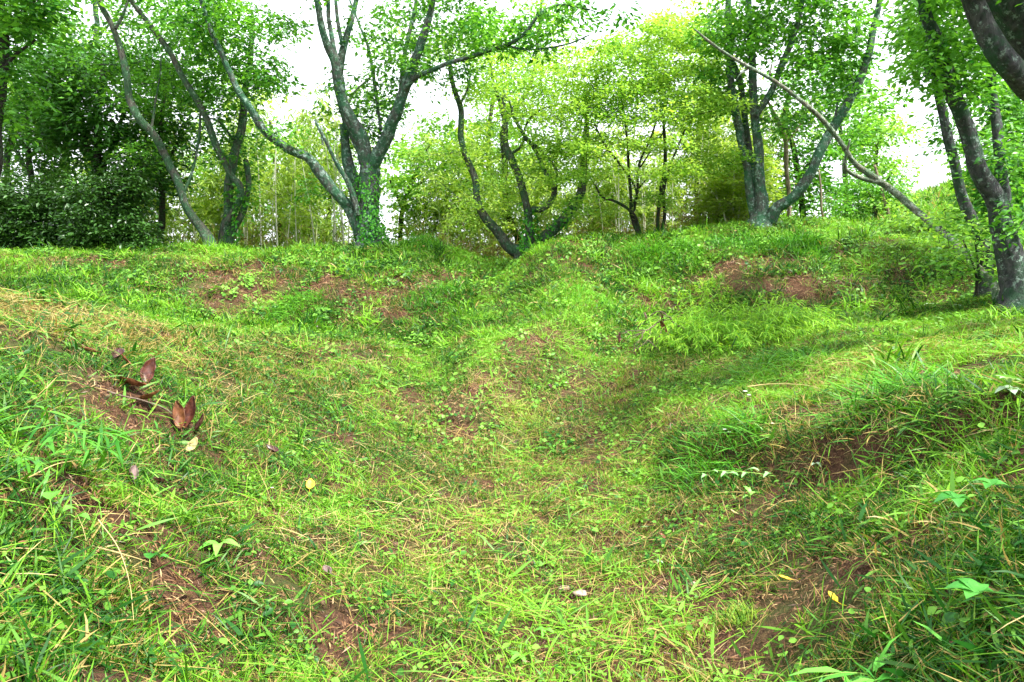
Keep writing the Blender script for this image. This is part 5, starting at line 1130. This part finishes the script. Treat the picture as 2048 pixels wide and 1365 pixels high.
# white clover-like flowers
M_WHITE = plain_mat('white_petals', (.72, .72, .68), (.82, .82, .80), 20, .6, .2)
M_YEL = plain_mat('flower_centre', (.55, .40, .05), (.65, .5, .08), 20, .6)
def flower(u, v, label, s=.010, h=.06):
    p = hit(u, v); root = empty('white_flower', p, label, 'flower', 'small white flowers in the grass'); g = Geo()
    P, R = smooth_path([(0, 0, 0), (.004, 0, h * .6), (0, 0, h)], [.0012, .001, .001], .01); g.add(*tube(P, R, 4)); g.build('stem', M_STEM, root)
    g = Geo(); m = 9; a = np.arange(m) * 2 * math.pi / m
    place_leaves(g, L_OVAL, np.repeat([(0, 0, h)], m, 0), np.stack([np.cos(a), np.sin(a) , np.full(m, .35)], -1), np.repeat([(0., 0, 1)], m, 0), s, s * .55, np.full(m, .5))
    g.build('petals', M_WHITE, root)
    g = Geo(); th = np.linspace(-1.2, 1.2, 6); g.add(*tube(np.stack([0 * th, 0 * th, h + .002 * th], -1), .0032 * np.cos(th) + .0003, 8)); g.build('centre', M_YEL, root)
for (u, v, s, lab) in [(1490,800,.020,'white flower head, upper one at the left end of tan stalk'),(1498,808,.017,'white flower head just below the one at the tan stalk'),(1448,878,.018,'white flower in grass above the lobed weed, upper left of its pair'),
   (1458,886,.016,'white flower in grass above the lobed weed, lower right of its pair'),(1545,868,.013,'lone white flower right of the pair above the lobed weed'),(1132,778,.014,'white flower on the end of the ridge path'),
   (545,1000,.009,'white flower left of the yellow leaf'),(1400,715,.018,'white flower head at left foot of the bright bamboo grass'),(1412,712,.014,'smaller white flower at the foot of the bright bamboo grass')]:
    flower(u, v, lab, s)

# stones and clods
def stone(u, v, s, flat, mat, name, label, cat, seed):
    rs_ = np.random.default_rng(seed); p = hit(u, v); m1, m2 = 14, 9; V = []
    for j in range(m2):
        ph = math.pi * j / (m2 - 1)
        for i in range(m1):
            th = 2 * math.pi * i / m1; d = np.array((math.sin(ph) * math.cos(th), math.sin(ph) * math.sin(th), math.cos(ph)))
            r = s * (1 + .5 * float(fbm(np.array([d[0] * 1.5 + seed]), np.array([d[1] * 1.5 + d[2]]), 1.2, 3, seed)[0])); V.append(d * r * (1, .8, flat))
    i = np.arange(m2 - 1)[:, None] * m1; j = np.arange(m1)[None]; j2 = (j + 1) % m1
    Qd = np.stack([i + j, i + m1 + j, i + m1 + j2, i + j2], -1).reshape(-1, 4)
    o = link(name, make_mesh(name, np.array(V), Qd, None, {'tint': np.full(len(V), .5)}, True, mat), label=label, category=cat)
    o.location = (p[0], p[1], p[2] + s * flat * .35); o.rotation_euler = (rs_.normal(0, .15), rs_.normal(0, .15), rs_.uniform(0, 6))
M_STN = plain_mat('pinkish_stone', (.26, .17, .14), (.40, .28, .24), 40, .8, coord='Object')
M_CLOD = plain_mat('soil_clod', (.06, .032, .022), (.14, .08, .05), 60, .95, coord='Object')
stone(1128, 1178, .035, .3, M_STN, 'stone', 'flat pinkish stone half buried in turf at lower centre', 'stone', 1)
stone(1160, 1188, .045, .22, M_STN, 'stone', 'greyish flat stone right beside the pinkish one at lower centre', 'stone', 2)
stone(1383, 1172, .028, .4, M_STN, 'stone', 'small reddish stone in turf right of the flat pair', 'stone', 3)
stone(792, 1092, .022, .7, M_CLOD, 'soil_clod', 'dark crumbly soil clod on the turf left of centre', 'clod', 4)
stone(645, 1210, .014, .8, M_CLOD, 'soil_clod', 'small dark clod below and left of the crumbly clod', 'clod', 5)
stone(776, 1222, .013, .8, M_CLOD, 'soil_clod', 'small dark clod straight below the crumbly clod', 'clod', 6)
